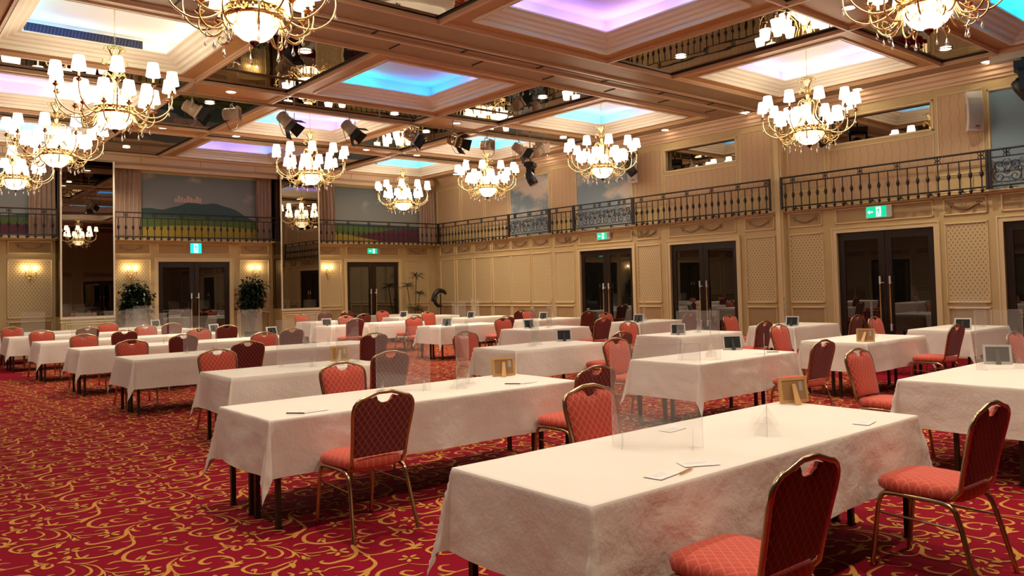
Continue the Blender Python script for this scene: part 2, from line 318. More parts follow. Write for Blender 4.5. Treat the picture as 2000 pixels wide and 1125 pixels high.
for i, s in enumerate(STROKES):
    pts = [(s[2+2*k], s[3+2*k]) for k in range((len(s)-2)//2)]
    tile.append((i, *ribbon(pts, s[0], s[1])))
fl = MB()
fl.quad((XL, YR, 0), (W, YR, 0), (W, D, 0), (XL, D, 0), 0)
for j in range(-4, 18):
    ox = 1.86+.93*j-1.86
    for i in range(-22, 30):
        oy = 3.64+.91*i+.455*j
        if not (-3.2 < ox < 15.2 and 0.2 < oy < 22.6) or ox > oy*.9+7.2 or oy > ox*4.2+9: continue
        for q, vs, fs in tile:
            z = .0012+q*.00004
            fl.add([(x+ox, y+oy, z) for x, y in vs], fs, 1)
struct(fl.obj('floor', ['carpet', 'cgold']))
# ================================================================ CEILING
XC = [-7.53, -2.28, 2.97, 8.22, 13.47]           # coffer column centres
YC = [-1.05, 3.25, 7.56, 12.70, 17.05, 21.20]    # coffer row centres
HX, HY, HO = 1.75, 1.70, 1.36
xb = [XL]+[v for c in XC for v in (c-HX, c-HO, c+HO, c+HX)][1:]; xb = sorted(set([x for x in xb if x > XL]+[XL, 15.12, W])); xb = [x for x in xb if abs(x-15.22) > .01]
yb = sorted(set([YR, D]+[v for c in YC for v in (c-HY, c-HO, c+HO, c+HY)])); yb = [y for y in yb if y < D+.01]; 
def inn(v, cs, h): return any(abs(v-c) < h for c in cs)
ce = MB(); mirrors = []
for a, b in zip(xb, xb[1:]):
    for c, d in zip(yb, yb[1:]):
        mx_, my_ = (a+b)/2, (c+d)/2
        if mx_ > 15.1: k = 'soffit'
        elif inn(mx_, XC, HO) and inn(my_, YC, HO): continue
        elif inn(mx_, XC, HX) and inn(my_, YC, HY): k = 'brown'
        elif 9.26 < my_ < 11.0 or my_ > 22.9 or my_ < -2.75: k = 'soffit'
        elif inn(mx_, XC, HX) != inn(my_, YC, HY): k = 'mirror'
        else: k = 'brown'
        if k == 'mirror':
            mirrors.append((a, b, c, d)); continue
        ce.quad((a, c, CZ), (a, d, CZ), (b, d, CZ), (b, c, CZ), 0 if k == 'brown' else 1)
ce.box((XL, YR, 6.3), (W, D, 6.4), 1)
ceil = struct(ce.obj('ceiling', ['brown', 'soffit']))
# merge mirror rectangles of one panel
def band(v, cs, h):
    for i, c in enumerate(cs):
        if abs(v-c) < h: return ('c', i)
    return ('g', sum(1 for c in cs if c < v))
groups = {}
for a, b, c, d in mirrors: groups.setdefault((band((a+b)/2, XC, HX), band((c+d)/2, YC, HY)), []).append((a, b, c, d))
for k, L in groups.items():
    a, b, c, d = min(x[0] for x in L), max(x[1] for x in L), min(x[2] for x in L), max(x[3] for x in L)
    if b < -6 or d < -3: pass
    m = MB(); nx = max(1, round((b-a)/1.75)); ny = max(1, round((d-c)/1.75))
    m.box((a+.04, c+.04, CZ+.012), (b-.04, d-.04, CZ+.022))
    m.obj('mirror_panel', 'cmirror', ceil)
    e = MB()
    e.box((a+.05, c+.05, CZ-.004), (a+.10, d-.05, CZ+.010)); e.box((b-.10, c+.05, CZ-.004), (b-.05, d-.05, CZ+.010))
    e.obj('mirror_edging', 'slot', ceil)
# grid mouldings
g = MB()
def strip(x0, x1, y0, y1): g.box((x0, y0, CZ-.035), (x1, y1, CZ+.002)); 
for c in XC:
    for s in (-1, 1):
        x = c+s*HX
        if x > 15.13: x = 15.14
        for y0, y1 in ((-2.75, 9.26), (11.0, 22.9)): strip(x-.055, x+.055, y0, y1); g.box((x-.02, y0, CZ-.055), (x+.02, y1, CZ-.033))
for c in YC:
    for s in (-1, 1):
        y = c+s*HY; strip(XL, 15.19, y-.05, y+.05); g.box((XL, y-.018, CZ-.056), (15.19, y+.018, CZ-.033))
for y in (9.98, 10.36): strip(XL, 15.9, y-.03, y+.03)
g.obj('ceiling_moulding', 'strip', ceil)
m = MB(); m.box((XL, 10.06, CZ-.012), (15.9, 10.13, CZ+.01)); m.box((15.12, 11.0, CZ-.012), (15.21, 15.0, CZ-.002)); 
for i in range(9): m.box((1.0+i*1.65, 10.0, CZ-.016), (1.03+i*1.65, 10.3, CZ-.002)); m.box((1.6+i*1.65, 10.5, CZ-.016), (1.62+i*1.65, 10.8, CZ-.002))
m.obj('partition_track', 'slot', ceil)
# coffers
prof = [(1.36, 5.37), (1.36, 5.43), (1.31, 5.44), (1.285, 5.48), (1.235, 5.49), (1.20, 5.52), (1.14, 5.535), (1.10, 5.57), (1.045, 5.58), (1.045, 5.605), (1.10, 5.605), (1.10, 5.59), (1.30, 5.59)]
def sq_rings(mb, prof, cx, cy, mi=0):
    for (r0, z0), (r1, z1) in zip(prof, prof[1:]):
        A = [(cx-r0, cy-r0, z0), (cx+r0, cy-r0, z0), (cx+r0, cy+r0, z0), (cx-r0, cy+r0, z0)]
        B = [(cx-r1, cy-r1, z1), (cx+r1, cy-r1, z1), (cx+r1, cy+r1, z1), (cx-r1, cy+r1, z1)]
        for i in range(4): j = (i+1) % 4; mb.quad(A[i], A[j], B[j], B[i], mi)
COF = {(2, 3): 'CTTWWSCT', (3, 2): 'CCVPVVSC', (3, 3): 'BCVBBCCB', (4, 3): 'KVPKCCKV', (4, 2): 'CSPWPVCC', (2, 4): 'CCSCWVVW', (3, 4): 'CSPPVCCS', (3, 5): 'BCBBVVBC',
       (4, 5): 'CCNCCBBC', (4, 4): 'KVVCCKKV', (4, 1): 'CCBCCCCC', (2, 5): 'CBKVKBCC', (2, 2): 'CTWTWSCC', (3, 1): 'CCVPVVSC'}
for i, cx in enumerate(XC):
    for j, cy in enumerate(YC):
        m = MB(); sq_rings(m, prof, cx, cy)
        for (r, z) in ((1.375, 5.375),):                       # thin bead round the opening
            for a, b in (((cx-r, cy-r-.03, z), (cx+r, cy-r+.01, z+.03)), ((cx-r, cy+r-.01, z), (cx+r, cy+r+.03, z+.03)), ((cx-r-.03, cy-r, z), (cx-r+.01, cy+r, z+.03)), ((cx+r-.01, cy-r, z), (cx+r+.03, cy+r, z+.03))): m.box(a, b, 0)
        cf = m.obj('coffer_surround', 'cream', ceil)
        m = MB(); sq_rings(m, [(1.30, 5.59), (1.30, 5.87)], cx, cy); r = 1.31; m.box((cx-r, cy-r, 5.87), (cx+r, cy+r, 5.93)); m.obj('cove_box', 'white', cf)
        code = COF.get((i, j), 'CSBVCSBV')
        if i == 0 or j == 0: continue
        for k, ch in enumerate(code):
            sd, hf = k//2, k % 2; a0 = -1.15 if hf == 0 else .06; a1 = a0+1.09; q = 1.16
            A = [(a0, -q-.03, a1, -q+.03), (q-.03, a0, q+.03, a1), (-a1, q-.03, -a0, q+.03), (-q-.03, -a1, -q+.03, -a0)][sd]
            m = MB(); m.box((cx+A[0], cy+A[1], 5.592), (cx+A[2], cy+A[3], 5.602)); m.obj('light_strip', ('led' if (i, j) in ((3, 3), (3, 2), (2, 5)) else 'ledx')+ch, cf)
# vent grilles inside four coffers
for (i, j) in ((2, 3), (4, 3), (4, 2), (4, 5)):
    cx, cy = XC[i], YC[j]; x0, x1 = (cx-1.0, cx+.75) if (i, j) == (2, 3) else (cx-1.2, cx-.35)
    v = empty('air_vent', ((x0+x1)/2, cy+1.29, 5.61))
    tag(v, {(2, 3): 'long dark louvred air vent inside the coffer above the upper left chandelier', (4, 3): 'short blue-lit air vent in the coffer above the chandelier nearest the ceiling track, far side',
            (4, 2): 'short blue-lit air vent in the coffer near the right wall, above the second clerestory mirror', (4, 5): 'short blue-lit air vent in the farthest right coffer by the back wall'}[(i, j)], 'air vent')
    m = MB(); w_ = (x1-x0)/2
    for a, b in (((-w_, -.02, 0), (w_, 0, .012)), ((-w_, -.02, .20), (w_, 0, .212)), ((-w_, -.02, 0), (-w_+.015, 0, .21)), ((w_-.015, -.02, 0), (w_, 0, .21))): m.box(a, b)
    m.obj('frame', 'white', v)
    m = MB(); m.box((-w_+.015, -.006, .012), (w_-.015, -.001, .20)); m.obj('backing', simple('vent_dark', (.01, .014, .05), .5), v)
    m = MB(); n_ = int(w_*2/.05)
    for q in range(n_): x = -w_+.02+q*(2*w_-.04)/n_; m.add([(x, -.016, .012), (x+.012, -.008, .012), (x+.05, -.008, .20), (x+.038, -.016, .20)], [(0, 1, 2, 3)])
    m.obj('louvre', simple('vent_slat', (.05, .05, .12), .4), v)
# ================================================================ WALLS
fR = lambda u, z, d: (W-d, u, z)
fB = lambda u, z, d: (u, D-d, z)
fL = lambda u, z, d: (XL+d, u, z)
fF = lambda u, z, d: (u, YR+d, z)
def wallmesh(fn, u0, u1, holes, z1=CZ, depth=.14, step=1):
    """flat wall with rectangular openings (u0,u1,z0,z1) that have jambs"""
    m = MB(); us = sorted({u0, u1, *[h[0] for h in holes], *[h[1] for h in holes]}); zs = sorted({0, z1, *[h[2] for h in holes], *[h[3] for h in holes]})
    for a, b in zip(us, us[1:]):
        for c, d in zip(zs, zs[1:]):
            if any(h[0]-1e-4 <= a and b <= h[1]+1e-4 and h[2]-1e-4 <= c and d <= h[3]+1e-4 for h in holes): continue
            m.quad(fn(a, c, 0), fn(b, c, 0), fn(b, d, 0), fn(a, d, 0))
    for a, b, c, d in holes:
        for p, q in (((a, c), (a, d)), ((a, d), (b, d)), ((b, d), (b, c)), ((b, c), (a, c))):
            m.quad(fn(*p, 0), fn(*q, 0), fn(*q, -depth), fn(*p, -depth))
    m.quad(fn(u0, 0, -.2), fn(u1, 0, -.2), fn(u1, z1+.6, -.2), fn(u0, z1+.6, -.2))
    return m
def ring(m, fn, a, b, c, d, w=.04, h=.03, mi=0):
    """moulding rectangle"""
    def bar(a0, a1, c0, c1):
        P = [fn(a0, c0, 0), fn(a1, c0, 0), fn(a1, c1, 0), fn(a0, c1, 0)]
        q = min(w*.3, .012); Q = [fn(a0+q, c0+q, h), fn(a1-q, c0+q, h), fn(a1-q, c1-q, h), fn(a0+q, c1-q, h)]
        m.add(P+Q, [(4, 5, 6, 7), (0, 1, 5, 4), (1, 2, 6, 5), (2, 3, 7, 6), (3, 0, 4, 7)], mi)
    bar(a, b, c, c+w); bar(a, b, d-w, d); bar(a, a+w, c, d); bar(b-w, b, c, d)
def flat(m, fn, a, b, c, d, h=.003, mi=0):
    m.quad(fn(a, c, h), fn(b, c, h), fn(b, d, h), fn(a, d, h), mi)
def hbox(m, fn, a, b, c, d, h0, h1, mi=0):
    m.add([fn(a, c, h0), fn(b, c, h0), fn(b, d, h0), fn(a, d, h0), fn(a, c, h1), fn(b, c, h1), fn(b, d, h1), fn(a, d, h1)],
          [(3, 2, 1, 0), (4, 5, 6, 7), (0, 1, 5, 4), (1, 2, 6, 5), (2, 3, 7, 6), (3, 0, 4, 7)], mi)
def swag(m, fn, uc, z, w=.30):
    P = [fn(uc-w+2*w*t, z-.10*math.sin(PI*t), .018) for t in [i/12 for i in range(13)]]
    m.tube(P, [.008+.012*math.sin(PI*i/12) for i in range(13)], 6)
    for s in (-1, 1):
        c = uc+s*w; m.tube([fn(c-.055, z+.012, .014), fn(c-.02, z+.032, .014), fn(c+.02, z+.032, .014), fn(c+.055, z+.012, .014)], .008, 5)
        m.tube([fn(c, z+.02, .015), fn(c, z-.05, .015), fn(c, z-.075, .015)], [.008, .014, .004], 6)
def dress(wall, fn, panels, wide, paper, u0, u1, zl=1):
    """panels: (u0,u1) wallpapered bays; wide: bays above doors"""
    mo = MB(); rc = MB(); pp = MB(); sw = MB()
    for a, b in panels:
        ring(mo, fn, a, b, 1.03, 2.56); flat(pp, fn, a+.035, b-.035, 1.06, 2.53)
        ring(mo, fn, a, b, .22, .96); flat(rc, fn, a+.035, b-.035, .25, .93)
        ring(mo, fn, a, b, 2.69, 3.03); flat(rc, fn, a+.03, b-.03, 2.715, 3.01); swag(sw, fn, (a+b)/2, 2.90, min(.27, (b-a)*.32))
    for a, b, n in wide:
        ring(mo, fn, a-.02, b+.02, 2.69, 3.03); flat(rc, fn, a+.01, b-.01, 2.715, 3.01)
        for k in range(n): swag(sw, fn, (a+b)/2+(k-(n-1)/2)*(.62 if n == 2 else 1.3), 2.90, .27)
    hbox(mo, fn, u0, u1, 3.04, 3.07, 0, .05)
    mo.obj('wall_moulding', 'mold', wall); rc.obj('wall_recess', 'recess', wall); pp.obj('wallpaper_panel', paper, wall); sw.obj('plaster_swag', 'swag', wall)
# ---- right wall
RD = [(14.15, 16.14), (10.90, 12.87), (6.46, 8.42), (3.28, 5.26), (-.9, 1.06)]
RC = [(10.86, 12.93, 4.41, 4.92), (6.44, 8.49, 4.41, 4.92)]
wr = struct(wallmesh(fR, YR, D, [(a, b, 0, 2.51) for a, b in RD]+RC).obj('wall_right', 'wall'))
RP = [(22.27, 23.15), (21.25, 22.17), (20.24, 21.16), (19.24, 20.17), (18.30, 19.21), (17.35, 18.24), (16.38, 17.20), (13.17, 13.97), (9.87, 10.66), (8.72, 9.53), (5.50, 6.27), (2.1, 2.9), (1.25, 1.95), (-2.9, -1.2), (-4.9, -3.2)]
dress(wr, fR, RP, [(14.15, 16.14, 3), (10.90, 12.87, 2), (6.46, 8.42, 0), (3.28, 5.26, 0), (-.9, 1.06, 0)], 'doty', YR, D)
m = MB(); mp = MB()
for a, b in ((9.60, 9.78), (2.98, 3.1)): hbox(m, fR, a, b, 0, 5.15, 0, .11); hbox(m, fR, a+.05, b-.05, 0, 5.15, .11, .14)
m.obj('pilaster', 'mold', wr)
UM = [(17.40, 19.17), (14.10, 16.18), (3.3, 5.39)]
up = [(21.9, 23.3), (20.6, 21.8), (19.3, 20.5), (16.30, 17.28), (13.05, 13.98), (9.92, 10.72), (8.62, 9.52), (5.50, 6.32), (1.6, 3.0)]
m = MB()
for a, b in up: ring(m, fR, a, b, 3.55, 5.02, .03, .015); ring(m, fR, a, b, 3.12, 3.48, .03, .015); flat(mp, fR, a+.03, b-.03, 3.58, 4.99)
for a, b in ((10.80, 12.99), (6.38, 8.55)): ring(m, fR, a, b, 3.15, 4.30, .03, .015); flat(mp, fR, a+.03, b-.03, 3.18, 4.27); ring(m, fR, a-.01, b+.01, 4.36, 4.97, .05, .02)
for a, b in UM: ring(m, fR, a-.05, b+.05, 3.05, 4.96, .05, .03)
m.obj('upper_moulding', 'mold', wr); mp.obj('upper_wallcover', 'leafy', wr)
# crown moulding by steps
def crown(fn, u0, u1, wall, z=CZ):
    m = MB(); pr = [(0, z-.26), (.03, z-.26), (.04, z-.22), (.07, z-.20), (.08, z-.14), (.13, z-.11), (.15, z-.05), (.22, z-.03), (.23, z)]
    for (d0, z0), (d1, z1) in zip(pr, pr[1:]): m.quad(fn(u0, z0, d0), fn(u1, z0, d0), fn(u1, z1, d1), fn(u0, z1, d1))
    m.obj('crown_moulding', 'strip', wall)
crown(fR, YR, D-.55, wr)
for i, (a, b, c, d) in enumerate(RC):
    m = MB(); hbox(m, fR, a, b, c, d, -.13, -.12); o = struct(m.obj('window_%d' % (i+1), 'clere')); 
    m = MB(); ring(m, lambda u, z, h: fR(u, z, h-.12), a, b, c, d, .02, .02); m.obj('window_frame', 'darkwood', o)
# ---- back wall
BDR = [(6.59, 8.61), (12.49, 14.47), (.3, 2.3)]
wb = struct(wallmesh(fB, XL, W, [(a, b, 0, 2.49) for a, b in BDR]).obj('wall_back', 'wall'))
BP = [(2.96, 3.98), (5.36, 6.40), (8.90, 9.83), (11.26, 12.30), (14.78, 15.70), (-.9, .1), (-2.2, -1.2)]
dress(wb, fB, BP, [(6.59, 8.61, 0), (12.49, 14.47, 0), (.3, 2.3, 0)], 'dotx', XL, W)
crown(fB, XL, W, wb)
# ---- left and front walls (seen only in reflections)
LDR = [(18.0, 20.0), (11.5, 13.5), (5.0, 7.0)]
wl = struct(wallmesh(fL, YR, D, [(a, b, 0, 2.5) for a, b in LDR]).obj('wall_left', 'wall'))
dress(wl, fL, [(20.3, 21.4), (16.6, 17.7), (15.0, 16.2), (13.7, 14.7), (10.0, 11.2), (8.4, 9.6), (7.3, 8.2), (3.4, 4.7), (1.6, 3.0)], [(a, b, 2) for a, b in LDR], 'doty', YR, D); crown(fL, YR, D, wl)
FDR = [(-4.0, -2.0), (3.0, 5.0), (10.5, 12.5)]
wf = struct(wallmesh(fF, XL, W, [(a, b, 0, 2.5) for a, b in FDR]).obj('wall_front', 'wall'))
dress(wf, fF, [(-6.2, -4.5), (-1.5, 0), (.4, 1.6), (5.6, 7.0), (8.6, 9.9), (13.2, 14.6)], [(a, b, 2) for a, b in FDR], 'dotx', XL, W); crown(fF, XL, W, wf)
# ---- doors
dn = 0
def door(fn, a, b, zt, glassd=-.09):
    global dn; dn += 1
    c = MB(); 
    for p in ((a-.11, a, 0, zt+.11), (b, b+.11, 0, zt+.11), (a, b, zt, zt+.11)): hbox(c, fn, *p, 0, .025)
    for p in ((a-.11, a-.08, 0, zt+.11), (b+.08, b+.11, 0, zt+.11), (a-.08, b+.08, zt+.08, zt+.11)): hbox(c, fn, *p, .025, .04)
    d = struct(c.obj('door_%d' % dn, 'mold')); mid = (a+b)/2
    for s in (0, 1):
        x0, x1 = ((a+.005, mid-.005), (mid+.005, b-.005))[s]
        l = MB(); zt2 = zt-.01
        for p in ((x0, x0+.13, .01, zt2), (x1-.13, x1, .01, zt2), (x0+.13, x1-.13, .01, .30), (x0+.13, x1-.13, zt2-.15, zt2)): hbox(l, fn, *p, glassd, glassd+.045)
        lo = l.obj('door_leaf', 'darkwood', d)
        gm = MB(); hbox(gm, fn, x0+.13, x1-.13, .30, zt2-.15, glassd+.018, glassd+.026); gm.obj('door_glass', 'dglass', lo)
        hx = (mid-.10, mid+.10)[s]; hm = MB()
        hm.tube([fn(hx, .62, glassd+.10), fn(hx, 1.42, glassd+.10)], .016, 8); hm.tube([fn(hx, 1.42, glassd+.10), fn(hx, 1.58, glassd+.10)], .020, 8, 1)
        hm.tube([fn(hx, .48, glassd+.10), fn(hx, .62, glassd+.10)], .020, 8, 1)
        for z in (.60, 1.45): hm.tube([fn(hx, z, glassd+.03), fn(hx, z, glassd+.10)], .012, 6, 1)
        if s == (1 if fn is fB else 1): hm.tube([fn(hx-.005, 1.45, glassd+.09), fn(hx-.075, 1.45, glassd+.09)], .010, 6, 1)
        hm.obj('door_handle', ['gold', 'offwhite'], lo)
    return d
for a, b in RD: door(fR, a, b, 2.51)
for a, b in BDR: door(fB, a, b, 2.49)
for a, b in LDR: door(fL, a, b, 2.5)
for a, b in FDR: door(fF, a, b, 2.5)
m = MB()
for fn, u0, u1, hs in ((fR, YR, D, RD), (fB, XL, W, BDR)):
    u = u0
    for a, b in sorted(hs)+[(u1, u1)]:
        hbox(m, fn, u, a-(.11 if a < u1 else 0), 0, .14, 0, .02); u = b+.11
struct(m.obj('baseboard_main', 'mold'))
# ---- mirrored pilasters of the back wall
for i, (a, b) in enumerate(((4.04, 5.30), (9.93, 11.18))):
    y0 = 22.80; t = empty('mirror_pilaster', ((a+b)/2, y0, 0))
    tag(t, ('tall smoked mirror pilaster left of the double door with the square exit sign', 'tall smoked mirror pilaster between the castle mural and the purple field mural')[i], 'mirror pillar', 'mirrored pilasters of the back wall')
    w_ = (b-a)/2
    m = MB(); m.box((-w_, 0, 0), (w_, .68, .90)); m.box((-w_, .01, .90), (w_, .68, 5.12)); m.obj('core', 'wall', t)
    m = MB(); m.box((-w_+.03, -.004, 1.05), (w_-.03, .008, 5.10)); m.obj('front_mirror', 'wmirror', t)
    m = MB(); m.box((-w_-.004, .03, 1.05), (-w_+.004, .66, 5.10)); m.obj('side_mirror', 'wmirror', t)
    m = MB(); m.box((-w_-.012, -.015, 1.0), (-w_+.03, .02, 5.12)); m.box((w_-.03, -.015, 1.0), (w_+.012, .02, 5.12)); m.box((-w_-.02, -.025, .98), (w_+.02, .02, 1.04))
    m.box((-w_-.02, -.02, .90), (w_+.02, .01, .93)); m.obj('frame', 'mirrorframe', t)
    m = MB(); fn = lambda u, z, d: (u, -d, z); ring(m, fn, -w_+.10, w_-.10, .20, .86, .03, .015); m.obj('base_moulding', 'mold', t)
# ---- valance along the back wall
m = MB(); m.box((XL, 22.93, 5.14), (15.6, D-.24, 5.36), 0); m.box((XL, 22.90, 5.10), (15.6, 22.95, 5.16), 1); m.box((XL, 22.90, 5.33), (15.6, 22.95, 5.385), 1)
for i in range(14): m.box((1.2+i*1.6, 22.924, 5.16), (1.215+i*1.6, 22.931, 5.33), 1)
m.box((XL, 23.0, 5.0), (15.4, 23.06, 5.14), 0)
struct(m.obj('trim_1', ['strip', 'soffit']))
# ---- ledges under the railings
m = MB()
for a, b in ((XL, 4.03), (5.31, 9.92), (11.19, 15.96)): m.box((a, 23.08, 3.075), (b, D, 3.105))
m.obj('balcony_ledge', 'mold', wb)
m = MB()
for a, b in ((9.80, 22.9), (3.12, 9.58), (YR, 2.96)): m.box((15.88, a, 3.075), (W, b, 3.105))
m.obj('balcony_ledge', 'mold', wr)
# ================================================================ MURALS
def poly(m, fn, pts, d, mi): m.prism(pts, fn, d-.003, d, mi)
def hillpts(a, b, z0, f, n=24): return [(a, z0)]+[(a+(b-a)*i/n, f(i/n)) for i in range(n+1)]+[(b, z0)]
mur = []
m = MB(); poly(m, fB, [(6.17, 3.16), (9.48, 3.16), (9.48, 4.98), (6.17, 4.98)], .008, 0)
def mt(t):
    return 3.98+.05*noise.noise(Vector((t*9, 0, 0)))+(.22*math.exp(-((t-.42)/.16)**2))+(.16*math.exp(-((t-.62)/.10)**2))+.10*math.exp(-((t-.78)/.12)**2)-(.30*max(0, t-.76)/.24)
poly(m, fB, hillpts(6.17, 9.48, 3.6, mt), .012, 1); poly(m, fB, hillpts(6.17, 9.48, 3.4, lambda t: 3.74+.03*math.sin(t*5)), .016, 2)
poly(m, fB, hillpts(6.17, 9.48, 3.18, lambda t: 3.46+.08*math.sin(t*PI)), .020, 3)
for k in range(9): x = 7.05+k*.085; poly(m, fB, [(x, 4.20), (x+.07, 4.20), (x+.07, 4.31+.04*((k*5) % 3)), (x, 4.31+.04*((k*5) % 3))], .013, 4)
o = m.obj('mural', ['sky1', 'hill', 'green', 'yellow', 'castle'], None); tag(o, 'painted landscape with pink hilltop castle above yellow fields', 'mural')
m = MB(); poly(m, fB, [(12.08, 3.16), (15.5, 3.16), (15.5, 4.98), (12.08, 4.98)], .008, 0)
poly(m, fB, hillpts(12.08, 15.5, 3.4, lambda t: 3.78-.05*t), .012, 1); poly(m, fB, hillpts(12.08, 15.5, 3.3, lambda t: 3.70-.10*t), .014, 2)
poly(m, fB, hillpts(12.08, 15.5, 3.2, lambda t: 3.30+.34*min(1, max(0, t-.1)/.6)), .016, 4); poly(m, fB, [(12.08, 3.18), (12.08, 3.46), (13.9, 3.18)], .020, 3)
o = m.obj('mural', ['sky1', 'hill', 'green', 'yellow', 'purple'], None); tag(o, 'painted landscape with grey sky and purple field in the far corner', 'mural')
m = MB(); poly(m, fB, [(1.0, 3.16), (3.55, 3.16), (3.55, 4.98), (1.0, 4.98)], .008, 0)
poly(m, fB, hillpts(1.0, 3.55, 3.4, lambda t: 3.72+.06*math.sin(t*7)), .012, 1); poly(m, fB, hillpts(1.0, 3.55, 3.3, lambda t: 3.62), .015, 2); poly(m, fB, [(1.0, 3.2), (3.55, 3.2), (3.55, 3.44), (1.0, 3.44)], .018, 3)
o = m.obj('mural', ['sky1', 'hill', 'green', 'purple'], None); tag(o, 'painted green and purple fields at the left picture edge', 'mural')
for (a, b), s, l in zip(UM, ('sky2', 'sky2', 'sky3'), ('tall painted panel of big cream clouds behind the farther scroll railing', 'painted blue sky panel behind the scroll railing above the first right-hand door', 'painted blue sky panel at the upper right picture edge')):
    m = MB(); poly(m, fR, [(a, 3.10), (b, 3.10), (b, 4.93), (a, 4.93)], .010, 0); tag(m.obj('mural', s), l, 'mural')
# ================================================================ CURTAINS
def curtain(x0, x1, lab, ph):
    n = int((x1-x0)*46); nz = 14; m = MB(); vs = []
    for j in range(nz+1):
        tz = j/nz; z = 3.13+1.90*tz
        for i in range(n+1):
            t = i/n; gat = 1+.05*math.sin(tz*PI); x = (x0+x1)/2+(t-.5)*(x1-x0)*gat*(.97+.03*math.cos(tz*5+ph))
            y = 23.36-.045*math.sin(t*(x1-x0)*2*PI/.115+ph+.5*math.sin(tz*3+ph))-.015*math.sin(t*31+ph)
            vs.append((x, y, z))
    m.add(vs, [(j*(n+1)+i, j*(n+1)+i+1, (j+1)*(n+1)+i+1, (j+1)*(n+1)+i) for j in range(nz) for i in range(n)], 0, True)
    hd = MB(); 
    for i in range(int((x1-x0)/.07)): x = x0+.03+i*.07; hd.tube([(x, 23.33, 4.93), (x+.004, 23.31, 4.985), (x, 23.33, 5.04)], .011, 5)
    t = empty('curtain', ((x0+x1)/2, 23.35, 3.13)); tag(t, lab, 'curtain', 'taupe curtains framing the back murals')
    for mm, nm in ((m, 'drape'), (hd, 'pleat_heading')):
        mm.v = [(a-t.location[0], b-t.location[1], c-t.location[2]) for a, b, c in mm.v]
        o = mm.obj(nm, 'curtain', t)
for i, (a, b, l) in enumerate(((3.42, 4.02, 'taupe pleated curtain left of the left mirror pilaster'), (5.34, 6.12, 'taupe pleated curtain between the left mirror pilaster and the castle mural'),
        (9.38, 9.88, 'taupe pleated curtain right of the castle mural'), (11.22, 11.98, 'taupe pleated curtain left of the purple field mural'), (15.30, 15.94, 'taupe pleated curtain in the far right corner'))): curtain(a, b, l, i*1.3)
# ================================================================ RAILINGS
def baluster_mesh():
    m = MB(); m.tube([(0, 0, -.02), (0, 0, .52)], .0115, 6)
    m.lathe([(.011, .18), (.022, .20), (.033, .23), (.035, .25), (.033, .27), (.022, .30), (.011, .32)], 8)
    m.lathe([(.003, -.105), (.020, -.08), (.032, -.058), (.026, -.035), (.014, -.02)], 8)
    return m.mesh('baluster', 'iron')
BAL = baluster_mesh()
def rosette_mesh():
    m = MB()
    for sx in (-1, 1):
        for sz in (-1, 1):
            m.tube([(sx*(.012+.034*math.sin(t)*1.0)+sx*.01*t/3, 0, sz*(.004+.040*(1-math.cos(t))*.8)) for t in [k*PI*1.5/9 for k in range(10)]], .009, 5)
    m.tube([(0, 0, -.07), (0, 0, .07)], .012, 5)
    return m.mesh('rosette', 'iron')
ROS = rosette_mesh()
def scroll_mesh():
    """one 0.6 m module of interlaced scrollwork, local u along x, z from 0 to .52"""
    m = MB()
    def spiral(cx, cz, r0, a0, turns, s=1, n=22):
        P = []
        for k in range(n+1):
            t = k/n; r = r0*(1-t*.86); a = a0+s*turns*2*PI*t; P.append((cx+r*math.cos(a), 0, cz+r*math.sin(a)))
        m.tube(P, .0095, 5)
    for s in (-1, 1):
        spiral(s*.14, .14, .125, PI*(.5), 1.35, -s); spiral(s*.13, .385, .10, -PI*.5, 1.3, s); spiral(s*.235, .27, .06, 0 if s > 0 else PI, 1.2, s)
        m.tube([(s*.02, 0, .50), (s*.10, 0, .42), (s*.05, 0, .30), (0, 0, .22)], .008, 5)
        m.tube([(s*.30, 0, .02), (s*.22, 0, .10), (s*.26, 0, .26), (s*.20, 0, .44), (s*.28, 0, .50)], .007, 5)
    spiral(0, .24, .07, PI/2, 1.4, 1); spiral(0, .38, .05, -PI/2, 1.3, -1)
    return m.mesh('scroll_panel', 'iron')
SCR = scroll_mesh()
